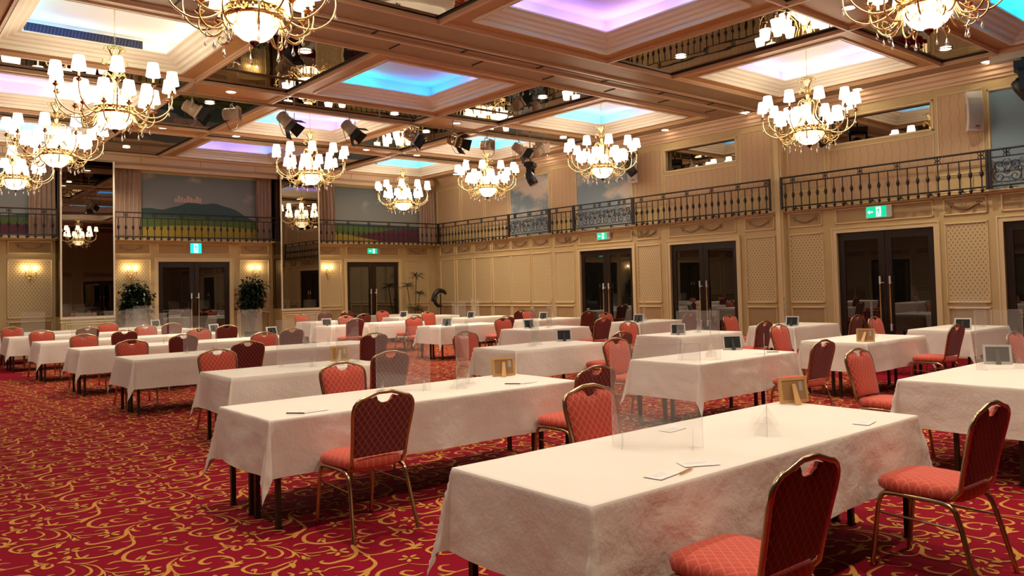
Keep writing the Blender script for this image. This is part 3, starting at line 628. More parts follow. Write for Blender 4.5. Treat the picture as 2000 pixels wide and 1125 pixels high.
def railing(fn, u0, u1, label, kind='b', posts=(1, 1), ang=0):
    """fn(u,z) -> world at the railing plane"""
    n0 = fn(u0, 3.12); t = empty('balcony_railing', n0, ang); tag(t, label, 'railing', 'black iron balcony railings')
    L = u1-u0; m = MB()
    m.tube([(0, 0, .68), (L, 0, .68)], .020, 6); m.tube([(0, 0, .545), (L, 0, .545)], .014, 6); m.tube([(0, 0, .03), (L, 0, .03)], .017, 6)
    if kind == 's': m.tube([(0, 0, .09), (L, 0, .09)], .008, 6)
    m.obj('rail', 'iron', t)
    for s, x in zip(posts, (0, L)):
        if s: m = MB(); m.box((x-.02, -.02, -.02), (x+.02, .02, .70)); m.obj('post', 'iron', t)
    n = max(1, round(L/.186)); sp = L/n
    for k in range(n):
        x = (k+.5)*sp
        if kind == 'b':
            o = bpy.data.objects.new('baluster', BAL); COL.objects.link(o); o.parent = t; o.location = (x, 0, .03)
        if k % 4 == 1:
            o = bpy.data.objects.new('rosette', ROS); COL.objects.link(o); o.parent = t; o.location = (x, 0, .612)
        if k % 3 == 1:
            m_ = MB(); m_.tube([(x+.04, 0, .02), (x+.04, .10, -.03), (x+.04, .19, -.01)], .010, 5); m_.lathe([(.004, -.05), (.022, -.03), (.022, -.005), (.005, .01)], 6, (x+.04, 0, 0)); m_.obj('bracket', 'iron', t)
    if kind == 's':
        k = max(1, round(L/.58)); s = L/k
        for i in range(k):
            o = bpy.data.objects.new('scroll_panel', SCR); COL.objects.link(o); o.parent = t; o.location = ((i+.5)*s, 0, .06); o.scale = (s/.60, 1, .88)
            o = bpy.data.objects.new('rosette', ROS); COL.objects.link(o); o.parent = t; o.location = ((i+.5)*s, 0, .612)
    return t
yb_ = 22.93
railing(lambda u, z: (u, yb_, z), 1.9, 3.98, 'black iron balcony railing at the left picture edge, left of the left mirror pilaster')
railing(lambda u, z: (u, yb_, z), 5.34, 9.90, 'black iron balcony railing in front of the castle mural')
railing(lambda u, z: (u, yb_, z), 11.22, 15.76, 'black iron balcony railing in front of the purple field mural')
# right wall: local x runs towards the camera (rot -90)
xr = 15.76
for a, b, k, l in ((19.02, 22.90, 'b', 'black iron balcony railing on the right wall next to the far corner'), (17.13, 19.02, 's', 'scrollwork balcony railing in front of the farther cloud panel'),
                   (16.11, 17.13, 'b', 'short black balcony railing between the two scrollwork railings'), (13.88, 16.11, 's', 'scrollwork balcony railing above the farthest right-hand door'),
                   (9.80, 13.88, 'b', 'black iron balcony railing under the farther clerestory mirror'), (5.38, 9.56, 'b', 'black iron balcony railing under the nearer clerestory mirror'),
                   (3.14, 5.38, 's', 'scrollwork balcony railing at the right picture edge')):
    railing(lambda u, z: (xr, b-.025, z), 0, b-a-.05, l, k, ang=-PI/2)
# ================================================================ EXIT SIGNS
def sign(loc, rz, w, h, label, c='signg'):
    t = empty('exit_sign', loc, rz); tag(t, label, 'exit sign')
    m = MB(); m.box((-w/2-.015, -.045, -h/2-.015), (w/2+.015, 0, h/2+.015)); m.obj('housing', 'offwhite', t)
    m = MB(); m.box((-w/2, -.050, -h/2), (w/2, -.044, h/2)); m.obj('green_panel', c, t)
    m = MB(); s = h/.2
    f = lambda a, b, d: (a*s, -.052-d, b*s)
    m.prism([(-.045, -.09), (.045, -.09), (.045, .09), (-.045, .09)], f, 0, .001, 0); m.obj('pictogram_door', 'signw', t)
    m = MB(); g = lambda a, b, d: (a*s, -.0535-d, b*s)
    for P in ([(-.005+.014*math.cos(k), .065+.014*math.sin(k)) for k in [i*PI/4 for i in range(8)]], [(-.018, .045), (.012, .048), (.010, -.005), (-.012, -.005)],
              [(-.012, 0), (.002, 0), (-.022, -.075), (-.036, -.070)], [(0, 0), (.012, 0), (.022, -.035), (.042, -.060), (.030, -.068), (.010, -.040)],
              [(-.018, .045), (-.012, .030), (-.040, .012), (-.044, .022)], [(.010, .046), (.012, .032), (.034, .015), (.038, .024)]): m.prism(P, g, 0, .001, 0)
    m.obj('pictogram_figure', c, t)
    if w > .3:
        m = MB(); 
        for s_ in (-1,): m.prism([(s_*.10*s, -.01*s), (s_*.16*s, -.01*s), (s_*.16*s, -.04*s), (s_*.21*s, 0), (s_*.16*s, .04*s), (s_*.16*s, .01*s), (s_*.10*s, .01*s)], lambda a, b, d: (a, -.051-d, b), 0, .001, 0)
        m.obj('arrow', 'signw', t)
        m = MB(); m.box((w/2-.09, -.052, -h/2), (w/2+.012, -.0455, h/2)); m.obj('speaker_grille', 'silver', t)
sign((15.995, 7.49, 2.89), -PI/2, .50, .22, 'long green exit sign over the nearest fully visible right-hand double door')
sign((15.995, 15.16, 2.89), -PI/2, .46, .18, 'green exit sign over the farthest right-hand double door')
sign((13.48, 23.495, 2.86), 0, .44, .17, 'green exit sign over the back-wall door nearest the corner')
sign((7.62, 23.495, 2.88), 0, .30, .28, 'square cyan exit sign over the left back-wall door', 'signc')
# ================================================================ SCONCES
def sconce(x, lab):
    t = empty('wall_sconce', (x, 23.497, 2.12)); tag(t, lab, 'wall lamp', 'two-candle brass wall lamps')
    m = MB(); m.lathe([(.004, -.20), (.02, -.16), (.012, -.12), (.03, -.05), (.045, 0), (.03, .05), (.012, .09), (.02, .13), (.004, .16)], 10, (0, -.02, 0)); m.obj('back_plate', 'gold', t)
    for s in (-1, 1):
        m = MB(); m.tube(catmull([(0, -.03, -.02), (s*.05, -.08, -.07), (s*.11, -.10, -.05), (s*.125, -.10, .03), (s*.11, -.10, .07)], 4), .008, 6); m.lathe([(.008, .07), (.030, .085), (.012, .095)], 10, (s*.11, -.10, 0)); a = m.obj('arm', 'gold', t)
        m = MB(); m.lathe([(.013, .09), (.013, .16)], 8, (s*.11, -.10, 0)); m.obj('candle_sleeve', 'candle', a)
        m = MB(); m.lathe([(.004, .155), (.022, .175), (.026, .20), (.016, .235), (.002, .26)], 8, (s*.11, -.10, 0)); m.obj('bulb', 'bulb', a)
    for k in range(3):
        m = MB(); m.lathe([(.001, -.03), (.010, -.01), (.006, .012), (.001, .03)], 6, ((-.06, 0, .06)[k], -.09, -.14-(.06 if k == 1 else 0))); m.obj('crystal_drop', 'crystal', t)
for x, l in ((3.47, 'lit two-candle wall lamp left of the left mirror pilaster'), (5.88, 'lit two-candle wall lamp above the left potted ficus'), (9.38, 'lit two-candle wall lamp above the right potted ficus'), (11.80, 'lit two-candle wall lamp right of the right mirror pilaster')): sconce(x, l)
# ================================================================ CHANDELIERS
def arcpts(P, k=5): return catmull(P, k)
def chandelier():
    t = empty('chandelier', (0, 0, 4.0)); G = 'gold'
    m = MB(); m.lathe([(.0, 1.12), (.035, 1.13), (.045, 1.17), (.10, 1.24), (.115, 1.25), (.085, 1.20), (.045, 1.10), (.035, 1.02), (.055, .97), (.035, .92), (.03, .86)], 12)
    for k in range(8): a = k*PI/4; m.tube(arcpts([(.08*math.cos(a), .08*math.sin(a), 1.22), (.13*math.cos(a), .13*math.sin(a), 1.25), (.15*math.cos(a), .15*math.sin(a), 1.21), (.12*math.cos(a), .12*math.sin(a), 1.19)], 3), .008, 5)
    m.obj('crown', G, t)
    m = MB(); 
    for k in range(26): 
        z = 1.28+k*.022; m.tube([(.009*math.cos(q)*(1 if k % 2 else .3), .009*math.cos(q)*(.3 if k % 2 else 1), z+.016*math.sin(q)) for q in [i*PI/3 for i in range(6)]], .0025, 4, closed=True)
    m.obj('chain', G, t)
    m = MB(); m.lathe([(.05, 1.872), (.045, 1.86), (.012, 1.845), (.01, 1.80)], 10); m.obj('ceiling_rose', G, t)
    m = MB(); m.lathe([(.03, .86), (.05, .83), (.065, .80), (.04, .76), (.025, .70), (.025, .50), (.04, .45), (.02, .42)], 12); m.obj('stem', G, t)
    m = MB()
    for k in range(6):
        a = k*PI/3+.2; c, s = math.cos(a), math.sin(a)
        m.tube([(r*c, r*s, z) for r, z in [(p.x, p.y) for p in arcpts([(.04, .80, 0), (.12, .86, 0), (.17, .80, 0), (.15, .70, 0), (.13, .60, 0), (.17, .48, 0), (.26, .38, 0), (.30, .33, 0)], 4)]], .011, 5)
    m.obj('scroll_cage', G, t)
    m = MB()
    for k in range(6):
        a = k*PI/3-.1; c, s = math.cos(a), math.sin(a)
        m.tube([(r*c, r*s, z) for r, z in [(p.x, p.y) for p in arcpts([(.03, .94, 0), (.08, 1.04, 0), (.15, 1.06, 0), (.17, 1.0, 0), (.13, .98, 0)], 4)]], .007, 5)
    m.obj('upper_scrolls', G, t)
    m = MB(); m.lathe([(.245, .235), (.275, .245), (.285, .27), (.265, .285), (.265, .32), (.285, .335), (.27, .35), (.24, .35), (.24, .235)], 28)
    for k in range(20): a = k*PI/10; m.lathe([(.004, .275), (.014, .29), (.014, .315), (.004, .33)], 5, (.272*math.cos(a), .272*math.sin(a), 0))
    m.obj('ring_band', G, t)
    m = MB(); m.lathe([(.24, .25), (.235, .21), (.215, .15), (.175, .09), (.12, .045), (.05, .02), (.0, .018)], 24); m.obj('glass_bowl', 'bowl', t)
    m = MB(); m.lathe([(.225, .345), (.19, .40), (.13, .48), (.06, .54), (.03, .56)], 20); m.obj('glass_dome', 'bowl', t)
    m = MB(); m.lathe([(.0, -.045), (.012, -.035), (.02, -.02), (.045, -.005), (.05, .02), (.02, .03)], 10); m.obj('finial', 'cup', t)
    # arms: meshes are shared, one object per arm
    def arm(pts, r):
        m = MB(); P = arcpts(pts, 4); m.tube(P, [r*(1.2-.4*i/len(P)) for i in range(len(P))], 6)
        e = pts[-1]; m.lathe([(.012, e[2]-.02), (.045, e[2]+.012), (.05, e[2]+.016), (.012, e[2]+.02)], 8, (e[0], 0, 0)); return m
    def cups(e):
        m = MB(); m.lathe([(.012, e[1]+.015), (.036, e[1]+.028), (.012, e[1]+.036), (.026, e[1]+.052), (.010, e[1]+.058)], 8, (e[0], 0, 0)); return m
    def candle(e):
        m = MB(); m.lathe([(.015, e[1]+.055), (.015, e[1]+.165)], 7, (e[0], 0, 0)); return m
    def shade(e):
        m = MB(); z = e[1]+.145; m.lathe([(.100, z), (.095, z+.03), (.070, z+.195)], 14, (e[0], 0, 0), smooth=True); 
        return m
    def drop(x, z, s=1.):
        m = MB(); m.tube([(x, 0, z), (x, 0, z-.03*s)], .0015, 3); m.lathe([(.001, z-.10*s), (.013*s, z-.085*s), (.015*s, z-.072*s), (.007*s, z-.045*s), (.001, z-.028*s)], 6, (x, 0, 0)); return m
    U = (.80, .555); Lw = (.52, .31)
    upper = (arm([(.27, 0, .31), (.40, 0, .22), (.58, 0, .20), (.74, 0, .30), (.80, 0, .44), (U[0], 0, U[1])], .011).mesh('arm_upper', G), cups(U).mesh('cup_u', 'cup'), candle(U).mesh('candle_u', 'candle'), shade(U).mesh('shade_u', 'shade'), drop(.80, .42).mesh('drop_u', 'crystal'))
    lower = (arm([(.25, 0, .25), (.33, 0, .10), (.45, 0, .08), (.53, 0, .17), (Lw[0], 0, Lw[1])], .010).mesh('arm_lower', G), cups(Lw).mesh('cup_l', 'cup'), candle(Lw).mesh('candle_l', 'candle'), shade(Lw).mesh('shade_l', 'shade'), drop(.47, .07).mesh('drop_l', 'crystal'))
    for (ms, off) in ((upper, .12), (lower, .12+PI/10)):
        for k in range(10):
            a = off+k*PI/5; ar = bpy.data.objects.new('arm', ms[0]); COL.objects.link(ar); ar.parent = t; ar.rotation_euler[2] = a
            for nm, me in zip(('drip_cup', 'candle_sleeve', 'lamp_shade', 'crystal_drop'), ms[1:]):
                o = bpy.data.objects.new(nm, me); COL.objects.link(o); o.parent = ar
    cu = MB(); cu.tube(arcpts([(.24, 0, .24), (.30, 0, .10), (.38, 0, .04), (.44, 0, .08), (.42, 0, .13), (.38, 0, .11)], 4), .008, 5); cm = cu.mesh('curl', G); dm = drop(.37, .035, 1.3).mesh('drop_b', 'crystal'); dm2 = drop(.24, .20, .9).mesh('drop_c', 'crystal')
    for k in range(8):
        a = k*PI/4+.3; o = bpy.data.objects.new('lower_curl', cm); COL.objects.link(o); o.parent = t; o.rotation_euler[2] = a
        o2 = bpy.data.objects.new('crystal_drop', dm); COL.objects.link(o2); o2.parent = o
        o2 = bpy.data.objects.new('crystal_drop', dm2); COL.objects.link(o2); o2.parent = o
    return t
proto = chandelier()
CH = [(2.97, 12.68, 'brass chandelier at upper left, hanging below the coffer with the long dark vent'), (3.02, 7.50, 'brass chandelier cut by the top picture edge left of centre, its glass bowl creamy yellow'),
      (8.25, 3.30, 'brass chandelier cut by the top picture edge at the right, its glass bowl glowing white'), (13.47, 7.55, 'brass chandelier in front of the nearer clerestory mirror'),
      (13.40, 12.70, 'brass chandelier left of the farther clerestory mirror'), (8.15, 17.0, 'brass chandelier in front of the right mirror pilaster'), (13.32, 16.95, 'brass chandelier hanging before the far end of the right wall'),
      (13.25, 21.15, 'farthest brass chandelier, in front of the purple field mural'), (2.95, 17.0, 'brass chandelier at the left, second lowest of the three overlapping ones'), (2.80, 20.95, 'lowest brass chandelier at the left picture edge')]
for i, (x, y, l) in enumerate(CH):
    o = proto if i == 0 else copy_tree(proto)
    o.location = (x, y, 4.0); o.rotation_euler[2] = i*.21; tag(o, l, 'chandelier', 'ten matching brass chandeliers')
# ================================================================ DOWNLIGHTS
dlr = MB(); dlr.lathe([(.085, -.012), (.105, -.010), (.11, 0), (.085, 0), (.085, -.012)], 20, cap=False); dlm = dlr.mesh('trim_ring', 'offwhite')
dle = MB(); dle.lathe([(.0, -.006), (.084, -.006)], 16); dlem = dle.mesh('lens', 'down')
spd = bpy.data.lights.new('downlight_beam', 'SPOT'); spd.energy = SPOT_W; spd.color = (1, .84, .66); spd.spot_size = math.radians(125); spd.spot_blend = .9; spd.shadow_soft_size = .09
def lamp(t):
    o = bpy.data.objects.new('beam', spd); COL.objects.link(o); o.parent = t; o.location = (0, 0, -.03)
DL = [(5.52, 14.88, 'in the tan square between the two left coffers, beside the beige spotlight'), (5.45, 18.97, 'in the tan square left of the far blue coffer'), (5.55, 11.70, 'in the mirror left of the bright blue coffer'),
      (10.80, 14.85, 'in the tan square right of the bright blue coffer'), (10.78, 16.10, 'in the mirror beside the ceiling pipe'), (10.80, 11.85, 'in the mirror nearest the track, right of the bright blue coffer'), (10.82, 8.35, 'in the long mirror right of the violet coffer'),
      (10.85, 5.40, 'in the tan square left of the top right chandelier'), (14.2, 5.42, 'in the mirror behind the top right chandelier'), (15.68, 5.30, 'in the soffit above the white curved loudspeaker'), (15.68, 7.70, 'in the soffit above the nearer clerestory mirror'),
      (15.62, 10.28, 'in the soffit where the ceiling track meets it'), (15.66, 12.65, 'in the soffit above the farther clerestory mirror'), (15.66, 17.15, 'in the soffit right of the last spotlights'), (14.20, 14.82, 'in the mirror strip behind the right middle chandelier'),
      (10.78, 19.05, 'in the tan square beside the far right coffer'), (12.45, 19.10, 'in the far mirror strip before the last coffer'), (14.26, 19.15, 'in the far mirror strip at its right end'), (7.18, 19.05, 'in the far mirror strip left of centre'),
      (5.40, 21.95, 'in the back mirror left of the far blue coffer'), (9.10, 14.82, 'in the mirror strip below the bright blue coffer'), (5.50, 16.0, 'in the green-reflecting mirror beside the beige spotlight'), (15.68, 2.4, 'in the soffit above the right picture edge'), (15.62, 21.6, 'in the soffit by the far corner')]
OFFN = ['first', 'second', 'third', 'fourth', 'fifth', 'sixth', 'seventh', 'eighth', 'ninth', 'tenth']
for i, (x, y) in enumerate(((.25, 5.4), (.25, 10.4), (.25, 14.88), (.25, 19.0), (-5.0, 5.4), (-5.0, 14.9), (-5, 19))): DL.append((x, y, 'added out of view left of the picture, %s from the camera' % OFFN[i]))  # unseen downlights, added to brighten the near tables
for i, (x, y) in enumerate(((3, 5.4), (5.5, 5.4), (8.2, 5.4), (.25, 1.1), (3, 1.1), (5.5, 1.1), (8.2, 1.1), (10.8, 1.1), (13.4, 1.1), (8.2, -3.6))): DL.append((x, y, 'added out of view above the camera, %s of that set' % OFFN[i]))  # more unseen downlights added for the same fill
for x, y, l in DL:
    t = empty('downlight', (x, y, CZ)); tag(t, 'round recessed downlight '+l, 'downlight', 'round recessed ceiling downlights')
    for nm, me in (('trim_ring', dlm), ('lens', dlem)): o = bpy.data.objects.new(nm, me); COL.objects.link(o); o.parent = t
    if x < 15: lamp(t)
# ================================================================ STAGE LIGHTING
m = MB(); m.tube([(-4.3, 0, 0), (4.6, 0, 0)], .024, 10)
t = empty('lighting_pipe', (8.7, 14.45, 5.13)); tag(t, 'long tan ceiling pipe that carries the row of spotlights', 'pipe'); m.obj('pipe', 'soffit', t)
for x in (-4.0, -2.1, -.2, 1.7, 3.6): m = MB(); m.tube([(x, 0, 0), (x, 0, .25)], .012, 6); m.obj('hanger', 'soffit', t)
def spot(x, aim, tilt, body, flap, lab, y=14.45, flaps=1, open_=.6):
    """theatre spotlight hanging from the pipe; local -y is the beam"""
    t = empty('spotlight', (x, y, 5.13), aim); tag(t, lab, 'spotlight')
    m = MB(); m.tube(catmull([(0, 0, .028), (.035, 0, .01), (0, 0, -.04), (0, 0, -.10)], 4), .012, 6); m.obj('hook_clamp', 'bronze', t)
    m = MB(); m.tube([(-.13, 0, -.26), (-.13, 0, -.14), (-.10, 0, -.10), (.10, 0, -.10), (.13, 0, -.14), (.13, 0, -.26)], .010, 6); m.obj('yoke', body, t)
    rot = Matrix.Translation((0, 0, -.26)) @ Matrix.Rotation(tilt, 4, 'X')
    def tf(mb): mb.v = [tuple(rot @ Vector(v)) for v in mb.v]; return mb
    m = MB(); m.lathe([(.075, .17), (.10, .16), (.105, .02), (.115, .0), (.115, -.12), (.095, -.13), (.09, -.02)], 16, ax='y'); m.box((-.115, -.12, -.115), (.115, -.10, .115)) if False else None
    for s in (-1, 1): m.box((s*.115-.012, -.14, -.115), (s*.115+.012, -.10, .115)); m.box((-.115, -.14, s*.115-.012), (.115, -.10, s*.115+.012))
    for k in range(5): m.lathe([(.108, .13-k*.022), (.112, .126-k*.022), (.108, .122-k*.022)], 16, ax='y')
    b = tf(m).obj('lamp_body', body, t)
    m = MB(); m.lathe([(.0, -.05), (.09, -.055)], 16, ax='y'); tf(m).obj('lens', 'lensd', b)
    if flaps:
        for (ax_, s) in (('x', 1), ('x', -1), ('z', 1), ('z', -1)):
            m = MB(); e = .115; L = .19; o = open_
            if ax_ == 'x': P = [(s*e, -.14, -.10), (s*e, -.14, .10), (s*(e+L*math.sin(o)), -.14-L*math.cos(o), .13), (s*(e+L*math.sin(o)), -.14-L*math.cos(o), -.13)]
            else: P = [(-.10, -.14, s*e), (.10, -.14, s*e), (.13, -.14-L*math.cos(o), s*(e+L*math.sin(o))), (-.13, -.14-L*math.cos(o), s*(e+L*math.sin(o)))]
            Q = [(p[0]-(.004*s if ax_ == 'x' else 0), p[1], p[2]-(.004*s if ax_ == 'z' else 0)) for p in P]
            m.add(P+Q, [(0, 1, 2, 3), (7, 6, 5, 4), (0, 4, 5, 1), (1, 5, 6, 2), (2, 6, 7, 3), (3, 7, 4, 0)]); tf(m).obj('barn_door', flap, b)
    m = MB(); m.tube(catmull([(.0, .15, -.24), (.16, .10, -.50), (.34, 0, -.42), (.42, 0, -.02)], 6), .006, 5); m.obj('cable', 'slot', t)
spot(4.66, 1.15, .55, 'beige', 'blackmat', 'beige spotlight with one black flap beside the upper left chandelier')
spot(5.38, .95, -.05, 'beige', 'beige', 'beige round-nosed spotlight without flaps, second from the left on the pipe', flaps=0)
spot(6.42, .75, .75, 'beige', 'blackmat', 'spotlight with black flaps left of the coffer with violet light')
spot(7.80, .80, .75, 'beige', 'blackmat', 'spotlight with black flaps above the chandelier before the right mirror pilaster')
spot(9.28, 1.0, .55, 'bronze', 'blackmat', 'dark spotlight with black flaps in front of a glittering ceiling mirror')
spot(10.45, .30, .35, 'bronze', 'blackmat', 'dark spotlight pointing at the room, black flaps hanging down')
spot(11.38, .45, .05, 'beige', 'beige', 'beige spotlight facing the camera, its dark lens visible', flaps=0)
spot(12.35, 1.15, .60, 'beige', 'blackmat', 'spotlight with a black flap left of the black moving head light')
spot(12.98, 2.1, -.45, 'beige', 'beige', 'cream spotlight turned to the right wall, last on the pipe')
def moving_head(loc, rz, tilt, lab, s=1.):
    t = empty('moving_head_light', loc, rz); t.scale = (s, s, s); tag(t, lab, 'moving head light')
    m = MB(); m.box((-.19, -.12, -.10), (.19, .12, 0)); m.box((-.17, -.10, -.12), (.17, .10, -.10)); m.obj('base', 'black', t)
    m = MB(); m.tube([(0, 0, 0), (0, 0, .12)], .02, 6); m.box((-.10, -.02, .0), (.10, .02, .02)); m.obj('clamp', 'black', t)
    hz = (CZ-loc[2])/s; m = MB(); m.tube([(0, 0, .10), (0, 0, max(.12, hz+(.01 if loc[2] < 5.1 else -.14)))], .014, 6); m.obj('hanging_rod', 'beige', t)
    m = MB()
    for q in (-1, 1): m.box((q*.17-.025, -.06, -.44), (q*.17+.025, .06, -.13))
    m.box((-.195, -.07, -.16), (.195, .07, -.12)); y = m.obj('yoke', 'black', t)
    rot = Matrix.Translation((0, 0, -.38)) @ Matrix.Rotation(tilt, 4, 'X')
    m = MB(); m.lathe([(.06, .17), (.10, .15), (.125, .05), (.125, -.12), (.115, -.19), (.10, -.20)], 16, ax='y'); m.v = [tuple(rot @ Vector(v)) for v in m.v]; h = m.obj('lamp_head', 'black', t)
    m = MB(); m.lathe([(.0, -.205), (.098, -.203)], 16, ax='y'); m.v = [tuple(rot @ Vector(v)) for v in m.v]; m.obj('lens', 'silver', h)
moving_head((13.1, 14.9, 4.66), .6, 1.1, 'black moving head light left of the farther cloud panel')
t = empty('ceiling_bracket', (15.35, 4.75, CZ)); tag(t, 'pale metal bracket plate under the soffit at the upper right edge', 'bracket'); m = MB(); m.box((-.10, -.36, -.14), (.16, .34, -.01)); m.box((-.13, -.38, -.16), (-.10, .36, 0)); m.obj('plate', 'offwhite', t)
moving_head((15.30, 4.62, 5.16), .3, 1.0, 'large black moving head light at the right picture edge', 1.15)
moving_head((15.2, 13.45, 4.86), .9, .9, 'black moving head light behind the chandelier left of the farther clerestory mirror')
moving_head((15.3, 8.35, 4.86), .9, .9, 'black moving head light hidden behind the chandelier by the nearer clerestory mirror')
def speaker(loc, rz, lab):
    t = empty('loudspeaker', loc, rz); tag(t, lab, 'loudspeaker')
    P = [(y, z) for y, z in [(0, .36), (.035, .24), (.055, .12), (.06, 0), (.055, -.12), (.035, -.24), (0, -.36)]]
    m = MB(); n = len(P); vs = []
    for y, z in P: vs += [(-.13, -y-.10, z), (.13, -y-.10, z), (.09, -y+.08, z), (-.09, -y+.08, z)]
    fs = [(i*4+k, i*4+(k+1) % 4, i*4+4+(k+1) % 4, i*4+4+k) for i in range(n-1) for k in range(4)]+[(3, 2, 1, 0), tuple(4*(n-1)+k for k in range(4))]
    m.add(vs, fs); m.obj('cabinet', 'offwhite', t)
    m = MB(); vs = []
    for y, z in P: vs += [(-.115, -y-.107, z*.94), (.115, -y-.107, z*.94)]
    m.add(vs, [(2*i, 2*i+1, 2*i+3, 2*i+2) for i in range(n-1)]); m.obj('grille', 'silver', t)
    m = MB(); m.box((-.02, -.107-.062, -.30), (.05, -.106-.04, -.285)); m.obj('badge', 'slot', t)
    m = MB(); m.tube([(0, 0, -.22), (.0, .16, -.26)], .02, 6); m.tube([(0, 0, .10), (0, .16, .12)], .02, 6); m.box((-.05, .15, -.32), (.05, .17, .18)); m.obj('wall_bracket', 'beige', t)
    m = MB(); m.tube(catmull([(.05, .08, -.02), (.10, .12, .10), (.05, .14, .35), (.02, .15, .62)], 5), .006, 5); m.obj('cable', 'beige', t)
speaker((15.80, 5.62, 4.56), -PI/2+.75, 'white curved wall loudspeaker left of the blue panel at the right edge')
speaker((15.80, 13.85, 4.56), -PI/2+.45, 'white curved wall loudspeaker right of the blue panel, half behind a chandelier')
# ================================================================ PLANTS
def leaf_shape(m, p, d, L, w, droop=.3, mi=0):
    d = d.normalized(); s = d.cross(Vector((0, 0, 1))); s = s.normalized() if s.length > .01 else Vector((1, 0, 0)); n = s.cross(d)
    q = [p, p+d*L*.35+s*w+n*.01, p+d*L*.35-s*w+n*.01, p+d*L*.75+s*w*.7-Vector((0, 0, L*droop*.4)), p+d*L*.75-s*w*.7-Vector((0, 0, L*droop*.4)), p+d*L-Vector((0, 0, L*droop))]
    c1 = p+d*L*.35; c2 = p+d*L*.75-Vector((0, 0, L*droop*.45))
    m.add(q+[c1, c2], [(0, 1, 6), (0, 6, 2), (1, 3, 7, 6), (6, 7, 4, 2), (3, 5, 7), (7, 5, 4)], mi)
def ficus(x, y, lab, seed, w, top, wall_y):
    rnd = random.Random(seed); t = empty('potted_ficus', (x, y, 0)); tag(t, lab, 'potted plant')
    m = MB(); m.lathe([(.14, 0), (.19, .02), (.23, .36), (.245, .38), (.235, .40), (.21, .385)], 20); m.obj('pot', 'darkwood', t)
    m = MB(); m.lathe([(.0, .365), (.215, .365)], 16); m.obj('soil', 'soil', t)
    st = MB(); lv = MB()
    for k in range(60):
        a = rnd.random()*2*PI; rr = w*math.sqrt(rnd.random()); zz = 1.08+(top-1.12)*rnd.random()
        e = Vector((rr*math.cos(a)*1.0, rr*math.sin(a)*.55, zz)); b = Vector((.04*math.cos(a), .04*math.sin(a), .37)); mid = b.lerp(e, .55)+Vector((0, 0, .12))
        P = catmull([b, mid, e], 5); st.tube(P, [.009*(1-i/len(P)*.6) for i in range(len(P))], 4)
        for q in range(30):
            c = e+Vector((rnd.gauss(0, .085), rnd.gauss(0, .06), rnd.gauss(0, .085))); c.y = min(c.y, wall_y-.1)
            d = Vector((rnd.gauss(0, 1), rnd.gauss(-.2, .8), rnd.gauss(.1, .6))); leaf_shape(lv, c, d, rnd.uniform(.10, .16), .034, .35)
    st.obj('stem', 'stemg', t); lv.obj('foliage', 'leaf', t)
ficus(5.93, 23.10, 'dense dark green potted ficus left of the left back-wall door', 3, .33, 1.82, .36)
ficus(9.12, 23.08, 'dense dark green potted ficus right of the left back-wall door', 5, .32, 1.84, .36)
t = empty('potted_dracaena', (14.75, 22.95, 0)); tag(t, 'spiky tall potted dracaena with three leaf heads in the far corner', 'potted plant')
m = MB(); m.lathe([(.13, 0), (.17, .02), (.21, .34), (.22, .36), (.19, .35)], 18); m.obj('pot', 'offwhite', t); m = MB(); m.lathe([(0, .33), (.19, .33)], 12); m.obj('soil', 'soil', t)
rnd = random.Random(4)
for hx, hz, L in ((.08, 1.96, .42), (-.28, 1.62, .44), (.20, 1.36, .34), (0, .82, .44)):
    m = MB(); m.tube(catmull([(hx*.2, 0, .34), (hx*.6, 0, hz*.55), (hx, 0, hz)], 5), .016, 6); s_ = m.obj('trunk', 'stemg', t)
    m = MB()
    for k in range(30):
        a = rnd.random()*2*PI; up = rnd.uniform(-.1, 1.2); d = Vector((math.cos(a), math.sin(a)*.7, up)); leaf_shape(m, Vector((hx, 0, hz)), d, L*rnd.uniform(.7, 1), .014, .45)
    m.obj('leaf_head', 'palm', s_)
t = empty('hooded_stand', (15.42, 22.35, 0)); tag(t, 'black stand with a curved hooded top beside the dracaena', 'stand')
m = MB(); m.lathe([(.0, 0), (.22, 0), (.22, .03), (.03, .05)], 16); m.obj('base', 'black', t); m = MB(); m.tube([(0, 0, .03), (0, 0, 1.35)], .025, 8); m.obj('pole', 'black', t)
m = MB(); P = catmull([(-.36, 0, 1.12), (-.26, 0, 1.32), (-.08, 0, 1.46), (.12, 0, 1.44), (.22, 0, 1.34)], 6); m.tube(P, [.035+.05*math.sin(PI*i/(len(P)-1)) for i in range(len(P))], 8); m.tube(catmull([(-.20, 0, 1.30), (-.26, -.03, 1.10), (-.10, 0, .95), (.0, 0, 1.0)], 5), .06, 7); m.obj('hood', 'black', t)
